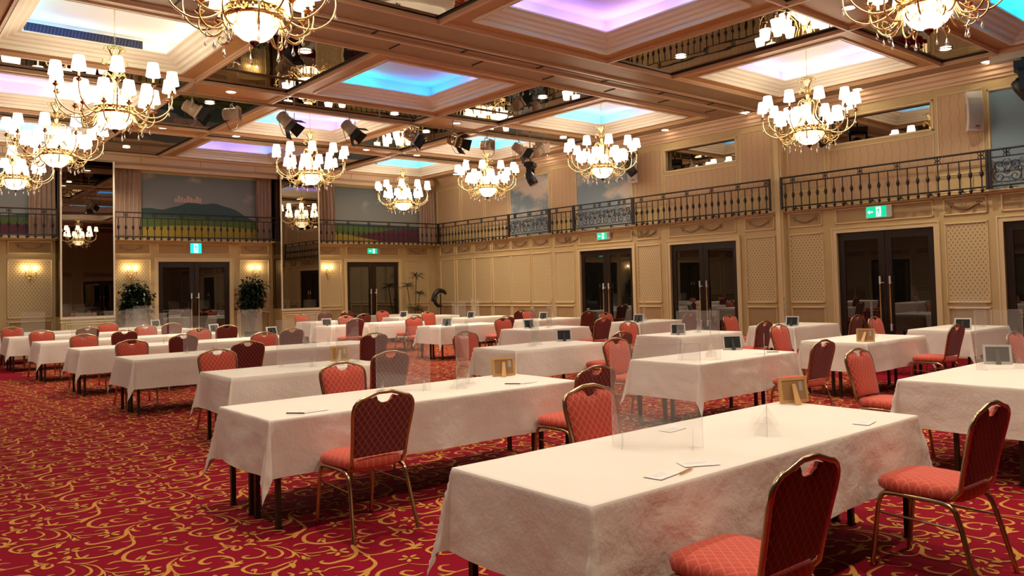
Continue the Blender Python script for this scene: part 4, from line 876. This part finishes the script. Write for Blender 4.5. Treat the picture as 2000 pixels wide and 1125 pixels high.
# ================================================================ TABLES
TH = .72; TD = .90
ROWN = ['front', 'second', 'third', 'fourth', 'fifth', 'sixth', 'seventh', 'eighth']
COLN = {'A': 'left block', 'B': 'second block', 'C': 'third block', 'D': 'right block'}
TAB = [  # column, row, x0, x1, y front
    ('A', 0, 2.13, 4.90, 2.12), ('A', 1, 2.07, 4.84, 4.97), ('A', 2, 2.85, 4.62, 7.76), ('A', 3, 2.76, 6.36, 10.95), ('A', 4, 2.70, 6.30, 13.76), ('A', 5, 2.62, 6.24, 16.60), ('A', 6, 2.50, 6.30, 19.45), ('A', 7, 2.60, 6.40, 21.62),
    ('B', 0, 6.52, 8.34, 2.06), ('B', 1, 6.54, 8.36, 4.95), ('B', 2, 6.57, 8.28, 7.85), ('B', 5, 8.45, 9.40, 16.68), ('B', 6, 9.32, 10.45, 19.55),
    ('C', 1, 9.88, 11.60, 4.86), ('C', 2, 9.68, 11.24, 7.62), ('C', 3, 9.73, 11.25, 11.15), ('C', 4, 9.64, 11.40, 14.00), ('C', 5, 9.90, 11.20, 17.0),
    ('D', 1, 12.80, 14.40, 4.72), ('D', 2, 12.64, 14.16, 7.50), ('D', 3, 12.66, 14.20, 11.05), ('D', 4, 12.72, 14.20, 14.30), ('D', 5, 12.58, 14.45, 17.15), ('D', 6, 12.14, 14.30, 19.75), ('D', 7, 13.0, 14.4, 22.0)]
def where(c, r):
    return '%s row table, %s' % (ROWN[r], COLN[c])
def cloth(L, Wd, seed, res, o=.375):
    nz = lambda *p: noise.noise(Vector((p[0]+seed*3.7, p[1]+seed*1.3, p[2] if len(p) > 2 else 0)))
    def axis(n):
        k = int(n/res); ins = [n*i/k for i in range(k+1)]; h = max(5, int(o/(res*.8))); out = [o*i/h for i in range(1, h+1)]
        out = [.004, .016]+out[0:] if res < .06 else [.006]+out
        return [-v for v in reversed(sorted(out))]+ins+[n+v for v in sorted(out)]
    U, V = axis(L), axis(Wd); vs = []
    for v in V:
        for u in U:
            cu, cv = min(max(u, 0), L), min(max(v, 0), Wd); du, dv = u-cu, v-cv; r = math.hypot(du, dv)
            if r < 1e-9: vs.append((u, v, TH+.0015*nz(u*3, v*3))); continue
            th = math.atan2(abs(dv), abs(du)); s2 = math.sin(2*th); sx = 1 if du > 0 else -1; sy = 1 if dv > 0 else -1
            # folds: the corner gathers into two pleats either side of a low point
            tri = 1-abs(1-th/(PI/4)); f = r*(.04+.21*tri**.9+.13*s2*max(0, math.sin(4*th+.9))**2)
            s = cu if abs(dv) > abs(du) else cv
            wv = (.5+.5*math.sin(s*7.3+seed*2.1+1.7*nz(s*1.4, seed)))*.030+.012*nz(s*5, r*3, seed)
            f += (r/o)*wv*(1-s2)+.006*(1-math.exp(-r*120))
            f += .007*nz(u*9, v*9, r*9)*min(1, r*8)
            dirx, diry = (math.cos(th)*sx if abs(du) > 1e-9 else 0), (math.sin(th)*sy if abs(dv) > 1e-9 else 0)
            hgt = math.sqrt(max(0, r*r-min(f, r*.9)**2)); hgt *= 1+.02*nz(s*2, seed, 5)
            vs.append((cu+dirx*f, cv+diry*f, TH-hgt+.0015*(1-min(1, r*90))))
    n = len(U); m = MB(); m.add(vs, [(j*n+i, j*n+i+1, (j+1)*n+i+1, (j+1)*n+i) for j in range(len(V)-1) for i in range(n-1)], 0, True)
    return m
tparts = {}
def folding_table(L, d, loc, lab, grp):
    key = (round(L, 2), d)
    t = empty('folding_table', loc); tag(t, lab, 'table', grp)
    if key not in tparts:
        a = MB(); a.box((.01, .01, TH-.035), (L-.01, d-.01, TH-.010)); b = MB(); b.box((-.016, -.016, 0), (.016, .016, TH-.034)); b.box((-.02, -.02, 0), (.02, .02, .015))
        tparts[key] = (a.mesh('tabletop', 'darkwood'), b.mesh('leg', 'legm'))
    a, b = tparts[key]; o = bpy.data.objects.new('tabletop', a); COL.objects.link(o); o.parent = t
    for x in (.07, L-.07):
        for y in (.05, d-.05): o = bpy.data.objects.new('leg', b); COL.objects.link(o); o.parent = t; o.location = (x, y, 0)
    return t
for i, (c, r, x0, x1, y0) in enumerate(TAB):
    L = x1-x0; res = .035 if (r <= 1 and c in 'AB') else (.06 if r <= 3 else .11)
    w_ = where(c, r)
    tc = cloth(L, TD, i+1, res).obj('tablecloth', 'cloth'); tc.location = (x0, y0, 0)
    tag(tc, 'white tablecloth on the '+w_, 'tablecloth', 'white tablecloths')
    xs = [(x0, x1)] if L < 3.2 else ( [(x0, (x0+x1)/2), ((x0+x1)/2, x1)])
    for k, (a, b) in enumerate(xs):
        for q in (0, 1):
            nm = ('near' if q == 0 else 'far')+(' left' if len(xs) > 1 and k == 0 else (' right' if len(xs) > 1 else ''))
            folding_table(b-a, TD/2, (a, y0+q*TD/2, 0), '%s folding table under the cloth of the %s' % (nm, w_), 'narrow folding tables under the cloths')
# ================================================================ CHAIRS
def chair():
    t = empty('banquet_chair')
    # backrest outline (x, z): tube frame with a peaked top
    def outline(ins=0.):
        wb, wt = .195-ins, .218-ins; P = [(-wb, .475+ins*.6), (-wb-.006, .60), (-wt, .76)]
        for k in range(5): a = PI-PI/2*k/4; P.append((-wt+.075+(.075)*math.cos(a), .80+(.075-ins*.3)*math.sin(a)))
        top = .905-ins
        P += [(-.07, top-.006), (-.045, top)]
        return P, top
    def lean(x, z, d=0.): k = (z-.47)/.45; return (x, -.195-.085*k-.02*k*k-d+.010*math.cos(x*7), z)
    P, top = outline(); path = P+[(-x, z) for x, z in reversed(P)]
    m = MB(); m.tube([(-.19, -.15, .43)]+[lean(x, z) for x, z in path]+[(.19, -.15, .43)], .0125, 8); m.obj('back_frame', 'bronze', t)
    P, top = outline(.012); notch = [(-.062, top-.010), (-.052, top-.034), (-.025, top-.052), (0, top-.056)]
    half = P[:-2]+[(-.085, P[-3][1]+.003)]+notch; half[0] = (-.18, .50)
    poly = half+[(-x, z) for x, z in reversed(half[:-1])]
    # front (salmon, padded) and back (same fabric, shade in its colour) skins
    n = len(poly); cx, cz = 0, .68
    def skin(off, bulge, mi):
        rings = []
        for s, b in ((1, 0), (.93, .55), (.75, .9), (.4, 1.)):
            rings.append([lean(cx+(x-cx)*s, cz+(z-cz)*s, off+bulge*b) for x, z in poly])
        vs = [v for r_ in rings for v in r_]+[lean(cx, cz, off+bulge)]
        fs = [(k*n+i, k*n+(i+1) % n, (k+1)*n+(i+1) % n, (k+1)*n+i) for k in range(3) for i in range(n)]+[(3*n+i, 3*n+(i+1) % n, 4*n) for i in range(n)]
        m.add(vs, fs, mi, True)
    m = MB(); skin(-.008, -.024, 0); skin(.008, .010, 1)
    A = [lean(x, z, -.008) for x, z in poly]; B = [lean(x, z, .008) for x, z in poly]; m.add(A+B, [(i, (i+1) % n, n+(i+1) % n, n+i) for i in range(n)], 0)
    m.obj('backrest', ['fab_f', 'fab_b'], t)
    # seat: rounded, domed pad
    m = MB(); N = 28; rings = []
    def se(k, s, z, ex=5):
        a = 2*PI*k/N; c, q = math.cos(a), math.sin(a); r = (abs(c)**ex+abs(q)**ex)**(-1/ex); fx = .225-.02*(.5-.5*q*r if True else 0)
        return (c*r*fx*s, .02+q*r*.225*s, z)
    for s, z in ((.93, .415), (1.0, .43), (1.02, .455), (.98, .478), (.86, .492), (.6, .500), (.3, .503)): rings.append([se(k, s, z) for k in range(N)])
    vs = [v for r_ in rings for v in r_]+[(0, .02, .504)]
    m.add(vs, [(k*N+i, k*N+(i+1) % N, (k+1)*N+(i+1) % N, (k+1)*N+i) for k in range(6) for i in range(N)]+[(6*N+i, 6*N+(i+1) % N, 7*N) for i in range(N)]+[tuple(range(N))[::-1]], 0, True)
    m.obj('seat', 'fab_s', t)
    for s in (-1, 1):
        m = MB(); m.tube([(s*.205, .265, .006), (s*.20, .225, .33)]+catmull([(s*.20, .222, .345), (s*.20, .20, .395), (s*.203, .15, .41), (s*.205, .0, .412)], 4), .0135, 8); m.tube([(s*.205, .266, 0), (s*.205, .264, .02)], .014, 8); m.obj('leg', 'bronze', t)
        m = MB(); m.tube([(s*.235, -.275, .006), (s*.212, -.20, .30)]+catmull([(s*.210, -.190, .33), (s*.207, -.165, .385), (s*.206, -.11, .408), (s*.205, .0, .412)], 4), .0135, 8); m.tube([(s*.235, -.276, 0), (s*.234, -.271, .02)], .014, 8); m.obj('leg', 'bronze', t)
        m = MB(); m.tube([(s*.201, .228, .30), (s*.213, -.202, .29)], .0065, 6); m.obj('stretcher', 'bronze', t)
    m = MB(); m.tube([(-.2, -.10, .405), (.2, -.10, .405)], .009, 6); m.tube([(-.2, .12, .405), (.2, .12, .405)], .009, 6); m.obj('seat_frame', 'bronze', t)
    return t
CHS = [(2.66, 1.61, 'D', 'A0'), (4.42, 1.58, 'D', 'A0r'), (2.58, 4.46, 'D', 'A1'), (3.60, 3.58, 'F', 'A0'), (4.50, 4.50, 'D', 'A1r'), (3.36, 6.42, 'F', 'A1'), (4.32, 7.20, 'D', 'A2'), (3.23, 9.22, 'F', 'A2'), (4.05, 10.40, 'D', 'A3l'), (3.11, 12.42, 'F', 'A3l'),
 (5.96, 10.42, 'D', 'A3r'), (5.10, 12.45, 'F', 'A3r'), (4.08, 13.20, 'D', 'A4l'), (3.06, 15.16, 'F', 'A4l'), (5.93, 13.24, 'D', 'A4r'), (4.98, 15.22, 'F', 'A4r'), (3.88, 16.0, 'D', 'A5l'), (2.88, 17.98, 'F', 'A5l'), (5.80, 16.02, 'D', 'A5r'), (4.80, 18.0, 'F', 'A5r'),
 (3.82, 18.8, 'D', 'A6l'), (2.72, 20.75, 'F', 'A6l'), (5.55, 18.8, 'D', 'A6r'), (4.70, 20.85, 'F', 'A6r'),
 (7.0, 3.38, 'F', 'B0'), (7.84, 4.32, 'D', 'B1'), (6.92, 6.32, 'F', 'B1'), (7.95, 7.30, 'D', 'B2'), (6.84, 9.18, 'F', 'B2'), (8.75, 16.12, 'D', 'B5'), (9.60, 17.95, 'F', 'B5'), (9.72, 20.85, 'F', 'B6'), (10.55, 18.95, 'D', 'B6'),
 (10.05, 3.24, 'F', 'C0'), (11.12, 4.26, 'D', 'C1'), (10.26, 6.22, 'F', 'C1'), (11.02, 7.06, 'D', 'C2'), (10.12, 8.98, 'F', 'C2'), (11.0, 10.52, 'D', 'C3'), (10.24, 12.50, 'F', 'C3'), (10.98, 13.42, 'D', 'C4'), (9.90, 15.30, 'F', 'C4'), (10.50, 16.4, 'D', 'C5'),
 (13.50, 6.80, 'D', 'D2'), (12.90, 5.99, 'F', 'D1'), (12.88, 8.85, 'F', 'D2'), (13.52, 10.42, 'D', 'D3'), (13.20, 12.50, 'F', 'D3'), (13.74, 13.65, 'D', 'D4'), (12.40, 18.45, 'F', 'D5'), (13.70, 15.60, 'F', 'D4'), (14.03, 16.5, 'D', 'D5'), (12.46, 21.1, 'F', 'D6'),
 (10.95, 22.05, 'D', 'X1'), (11.75, 22.1, 'D', 'X2')]
c0 = chair()
for i, (x, y, k, w_) in enumerate(CHS):
    o = c0 if i == 0 else copy_tree(c0)
    ty = next((q[4] for q in TAB if q[0] == w_[0] and str(q[1]) == w_[1]), None)
    if ty is not None:
        if k == 'D': y = min(y, ty-.30-.27)
        else: y = max(y, ty+TD+.30+.27)
    if k == 'D': o.location = (x, y+.27, 0); o.rotation_euler[2] = random.uniform(-.05, .05); 
    else: o.location = (x, y-.27, 0); o.rotation_euler[2] = PI+random.uniform(-.06, .06)
    if w_ == 'X1': lab = 'left one of two spare red chairs at the back wall'
    elif w_ == 'X2': lab = 'right one of two spare red chairs at the back wall'
    elif w_ == 'C0': lab = 'red chair facing the camera at the right picture edge, nearest in the third block'
    else:
        pos = {'r': ' right end', 'l': ' left half'}.get(w_[2:], '')
        if w_[2:] == 'r' and int(w_[1]) > 2: pos = ' right half'
        if w_ in ('A0', 'A1') and k == 'D': pos = ' left half'
        lab = ('dark-backed chair at the near side of the %s%s' if k == 'D' else 'salmon-fronted chair behind the %s%s, facing the camera') % (where(w_[0], int(w_[1])), (','+pos) if pos else '')
    tag(o, lab, 'chair', 'red banquet chairs')
# ================================================================ THINGS ON THE TABLES
def picture_frame(loc, rz, body, lab, w=.22, h=.165, lean_=.16, easel='b', port=False):
    t = empty('picture_frame', loc, rz); tag(t, lab, 'picture frame', 'small picture frames standing on the tables')
    ca, sa = math.cos(lean_), math.sin(lean_)
    fn = lambda a, b, d: (a, -b*sa+d*ca, b*ca+d*sa+.001)          # local +y is the back (easel) side
    m = MB(); q = .02
    for p in ((-w/2, w/2, 0, q), (-w/2, w/2, h-q, h), (-w/2, -w/2+q, q, h-q), (w/2-q, w/2, q, h-q)): hbox(m, fn, p[0], p[1], p[2], p[3], -.008, .010)
    m.obj('border', body, t)
    m = MB(); hbox(m, fn, -w/2+q, w/2-q, q, h-q, -.002, .006); m.obj('backing_board', 'woodin' if body == 'wood' else 'silver' if False else 'photo' if body != 'wood' else 'woodin', t)
    m = MB(); hbox(m, fn, -w/2+q, w/2-q, q, h-q, -.005, -.0025); m.obj('picture', 'photo', t)
    m = MB(); z0 = h*.72; p0 = fn(0, z0, .010); foot = (.03 if body == 'wood' else .0, p0[1]+.085, .001)
    dx = .022
    m.add([(-dx*.6, p0[1], p0[2]), (dx*.6, p0[1], p0[2]), (foot[0]+dx, foot[1], foot[2]), (foot[0]-dx, foot[1], foot[2]), (-dx*.6, p0[1]+.006, p0[2]+.004), (dx*.6, p0[1]+.006, p0[2]+.004), (foot[0]+dx, foot[1]+.008, foot[2]), (foot[0]-dx, foot[1]+.008, foot[2])],
          [(0, 1, 2, 3), (7, 6, 5, 4), (0, 4, 5, 1), (1, 5, 6, 2), (2, 6, 7, 3), (3, 7, 4, 0)]); m.obj('easel_leg', 'wood' if body == 'wood' else 'blackmat', t)
    if body == 'wood': m = MB(); hbox(m, fn, -w*.33, -w*.20, h*.45, h*.82, .0065, .0085); m.obj('paper_sticker', 'silver', t)
    return t
ZT = TH+.003
FR = [('A0', 4.86, 2.90, 2.75, 'wood'), ('A1', 4.64, 5.72, 2.8, 'wood'), ('A2', 4.42, 8.52, 2.9, 'wood'), ('B0', 8.16, 2.78, 2.0, 'silver'), ('B1', 8.16, 5.66, 2.4, 'silver'), ('B2', 8.10, 8.55, 2.5, 'silver'), ('C1', 10.10, 4.98, 1.9, 'wood'), ('C2', 10.05, 7.98, 2.3, 'silver'),
      ('D1', 13.08, 4.92, 1.8, 'silver'), ('D2', 12.88, 7.68, 1.8, 'silver'), ('D3', 12.84, 11.25, 1.9, 'silver'), ('C4', 9.95, 14.22, 2.2, 'silver'), ('C3', 10.2, 11.75, 2.9, 'offwhite'), ('D5', 12.9, 17.3, 1.9, 'silver'), ('D4', 13.13, 14.6, 1.9, 'silver'), ('A5', 5.95, 17.15, 3.4, 'offwhite'),
      ('A4', 6.10, 14.45, 3.4, 'offwhite'), ('B5', 8.62, 17.25, 2.9, 'offwhite'), ('D6', 12.45, 20.0, 2.2, 'offwhite'), ('A7', 6.1, 22.0, 3.3, 'offwhite')]
for w_, x, y, rz, b in FR:
    big = b != 'wood'
    picture_frame((x, y, ZT), rz, b, '%s picture frame on the %s' % ({'wood': 'light wooden', 'silver': 'silver-grey', 'offwhite': 'white'}[b], where(w_[0], int(w_[1]))), .23 if big else .22, .18 if big else .17, .30 if big else .14)
def divider(loc, rz, lab, w=.45, h=.52):
    t = empty('acrylic_divider', loc, rz); tag(t, lab, 'table divider', 'clear acrylic table dividers')
    m = MB(); m.box((-w/2, -.0015, .002), (w/2, .0015, h), 0); m.obj('panel', 'acryl', t)
    m = MB()
    for a, b in (((-w/2-.001, -.002, .0), (-w/2+.002, .002, h)), ((w/2-.002, -.002, .0), (w/2+.001, .002, h)), ((-w/2, -.002, h-.002), (w/2, .002, h+.001))): m.box(a, b)
    m.obj('polished_edge', 'acedge', t)
    for s in (-1, 1):
        m = MB(); x = s*(w/2-.05); m.add([(x-.0015, -.07, .0), (x-.0015, .07, .0), (x-.0015, .010, .10), (x-.0015, -.010, .10), (x+.0015, -.07, .0), (x+.0015, .07, .0), (x+.0015, .010, .10), (x+.0015, -.010, .10)],
            [(0, 1, 2, 3), (7, 6, 5, 4), (0, 4, 5, 1), (1, 5, 6, 2), (2, 6, 7, 3), (3, 7, 4, 0)]); m.obj('foot', 'acryl', t)
DV = [('A0', 3.12, 2.63, -.90, 'broadside to the camera'), ('A0', 3.90, 2.50, .57, 'seen almost edge-on'), ('A1', 3.46, 5.58, -.80, 'in front of the dark chair back'), ('A1', 3.95, 5.42, .70, 'in the middle of the table'), ('A2', 3.75, 8.25, -.8, 'over the white cloth'), ('A2', 4.3, 8.1, .5, 'at the right part'),
      ('A3', 3.75, 11.4, -.5, 'left of centre'), ('A3', 5.55, 11.45, -.75, 'before the dark chair back'), ('A4', 3.9, 14.25, -.5, 'left of centre'), ('A4', 5.6, 14.3, -.7, 'at the right part'), ('A5', 3.4, 17.0, -.5, 'left of centre'), ('A5', 5.2, 17.0, -.5, 'at the right part'), ('A6', 3.0, 19.95, -.4, 'at the left part'), ('A6', 5.1, 19.95, -.4, 'at the right part'),
      ('B0', 7.75, 2.62, -.6, 'behind the picture frame'), ('B1', 6.95, 5.25, -.95, 'before the salmon chair'), ('B1', 7.40, 5.42, .62, 'seen almost edge-on'), ('B2', 7.3, 8.3, .6, 'seen almost edge-on'), ('C1', 11.0, 5.32, .40, 'over the dark door'), ('C2', 10.75, 8.1, .5, 'over the tan chairs'), ('C3', 10.6, 11.6, .6, 'seen almost edge-on'), ('C4', 10.5, 14.5, .2, 'left of the corner chairs'),
      ('D1', 13.50, 5.20, .33, 'narrow in front of the wallpaper'), ('D1', 13.85, 5.08, -.85, 'broad at the right end'), ('D2', 13.1, 7.95, .5, 'left of the pilaster'), ('D3', 13.4, 11.55, .6, 'between two doors'), ('D4', 13.55, 14.7, .8, 'left of the farthest right-hand door'), ('D5', 13.3, 17.6, .4, 'before the long wall panels')]
for w_, x, y, rz, q in DV: divider((x, y, ZT-.002), rz, 'clear acrylic divider %s, %s' % (q, where(w_[0], int(w_[1]))))
divider((5.35, 22.2, ZT-.002), -.25, 'wide clear divider on the back table in front of the left potted ficus', .85, .45)
divider((5.95, 22.35, ZT-.002), -.1, 'second wide clear divider just right of the left potted ficus', .60, .55)
def card(loc, rz, w, h, lab, m_='paper', nm='name_card'):
    t = empty(nm, loc, rz); tag(t, lab, 'card'); m = MB(); m.box((-w/2, -h/2, 0), (w/2, h/2, .0012)); m.obj('sheet', m_, t)
    m = MB(); m.box((-w*.35, -.002, .0012), (w*.2, .001, .0016)); m.box((-w*.35, h*.2, .0012), (w*.3, h*.2+.002, .0016)); m.obj('printed_line', 'silver', t)
    return t
card((2.68, 2.24, ZT), .15, .16, .09, 'small white card near the left front edge of the nearest table'); card((2.96, 2.26, ZT), -.5, .17, .10, 'folded white card right of the first card on the nearest table')
card((4.45, 2.22, ZT), .2, .16, .09, 'small cream card at the right front edge of the nearest table'); card((3.55, 2.88, ZT), .1, .16, .08, 'small white card at the far edge of the nearest table')
card((2.45, 5.12, ZT), .1, .18, .09, 'white card at the near left edge of the second table from the camera'); card((4.45, 5.17, ZT), .1, .18, .08, 'white card at the near right edge of the second table from the camera')
card((7.9, 5.10, ZT), .1, .16, .08, 'white card near the front edge of the second row table in the second block')
def pen(x, y, rz, lab, mt='black'):
    m = MB(); m.tube([(-.07, 0, .006), (.055, 0, .006), (.07, 0, .005)], [.005, .005, .001], 6); o = m.obj('pen', mt, None, (x, y, ZT), rz); tag(o, lab, 'pen')
pen(2.30, 5.08, -.9, 'black pen on the near left edge of the second table from the camera'); pen(4.28, 5.16, -.9, 'black pen near the right end of the second table from the camera'); pen(8.10, 5.08, -.8, 'black pen near the front edge of the second row table in the second block')
pen(2.80, 2.20, .25, 'yellow wooden pen beside the card on the nearest table', 'wood'); pen(8.22, 7.98, -.9, 'black pen on the third row table in the second block')
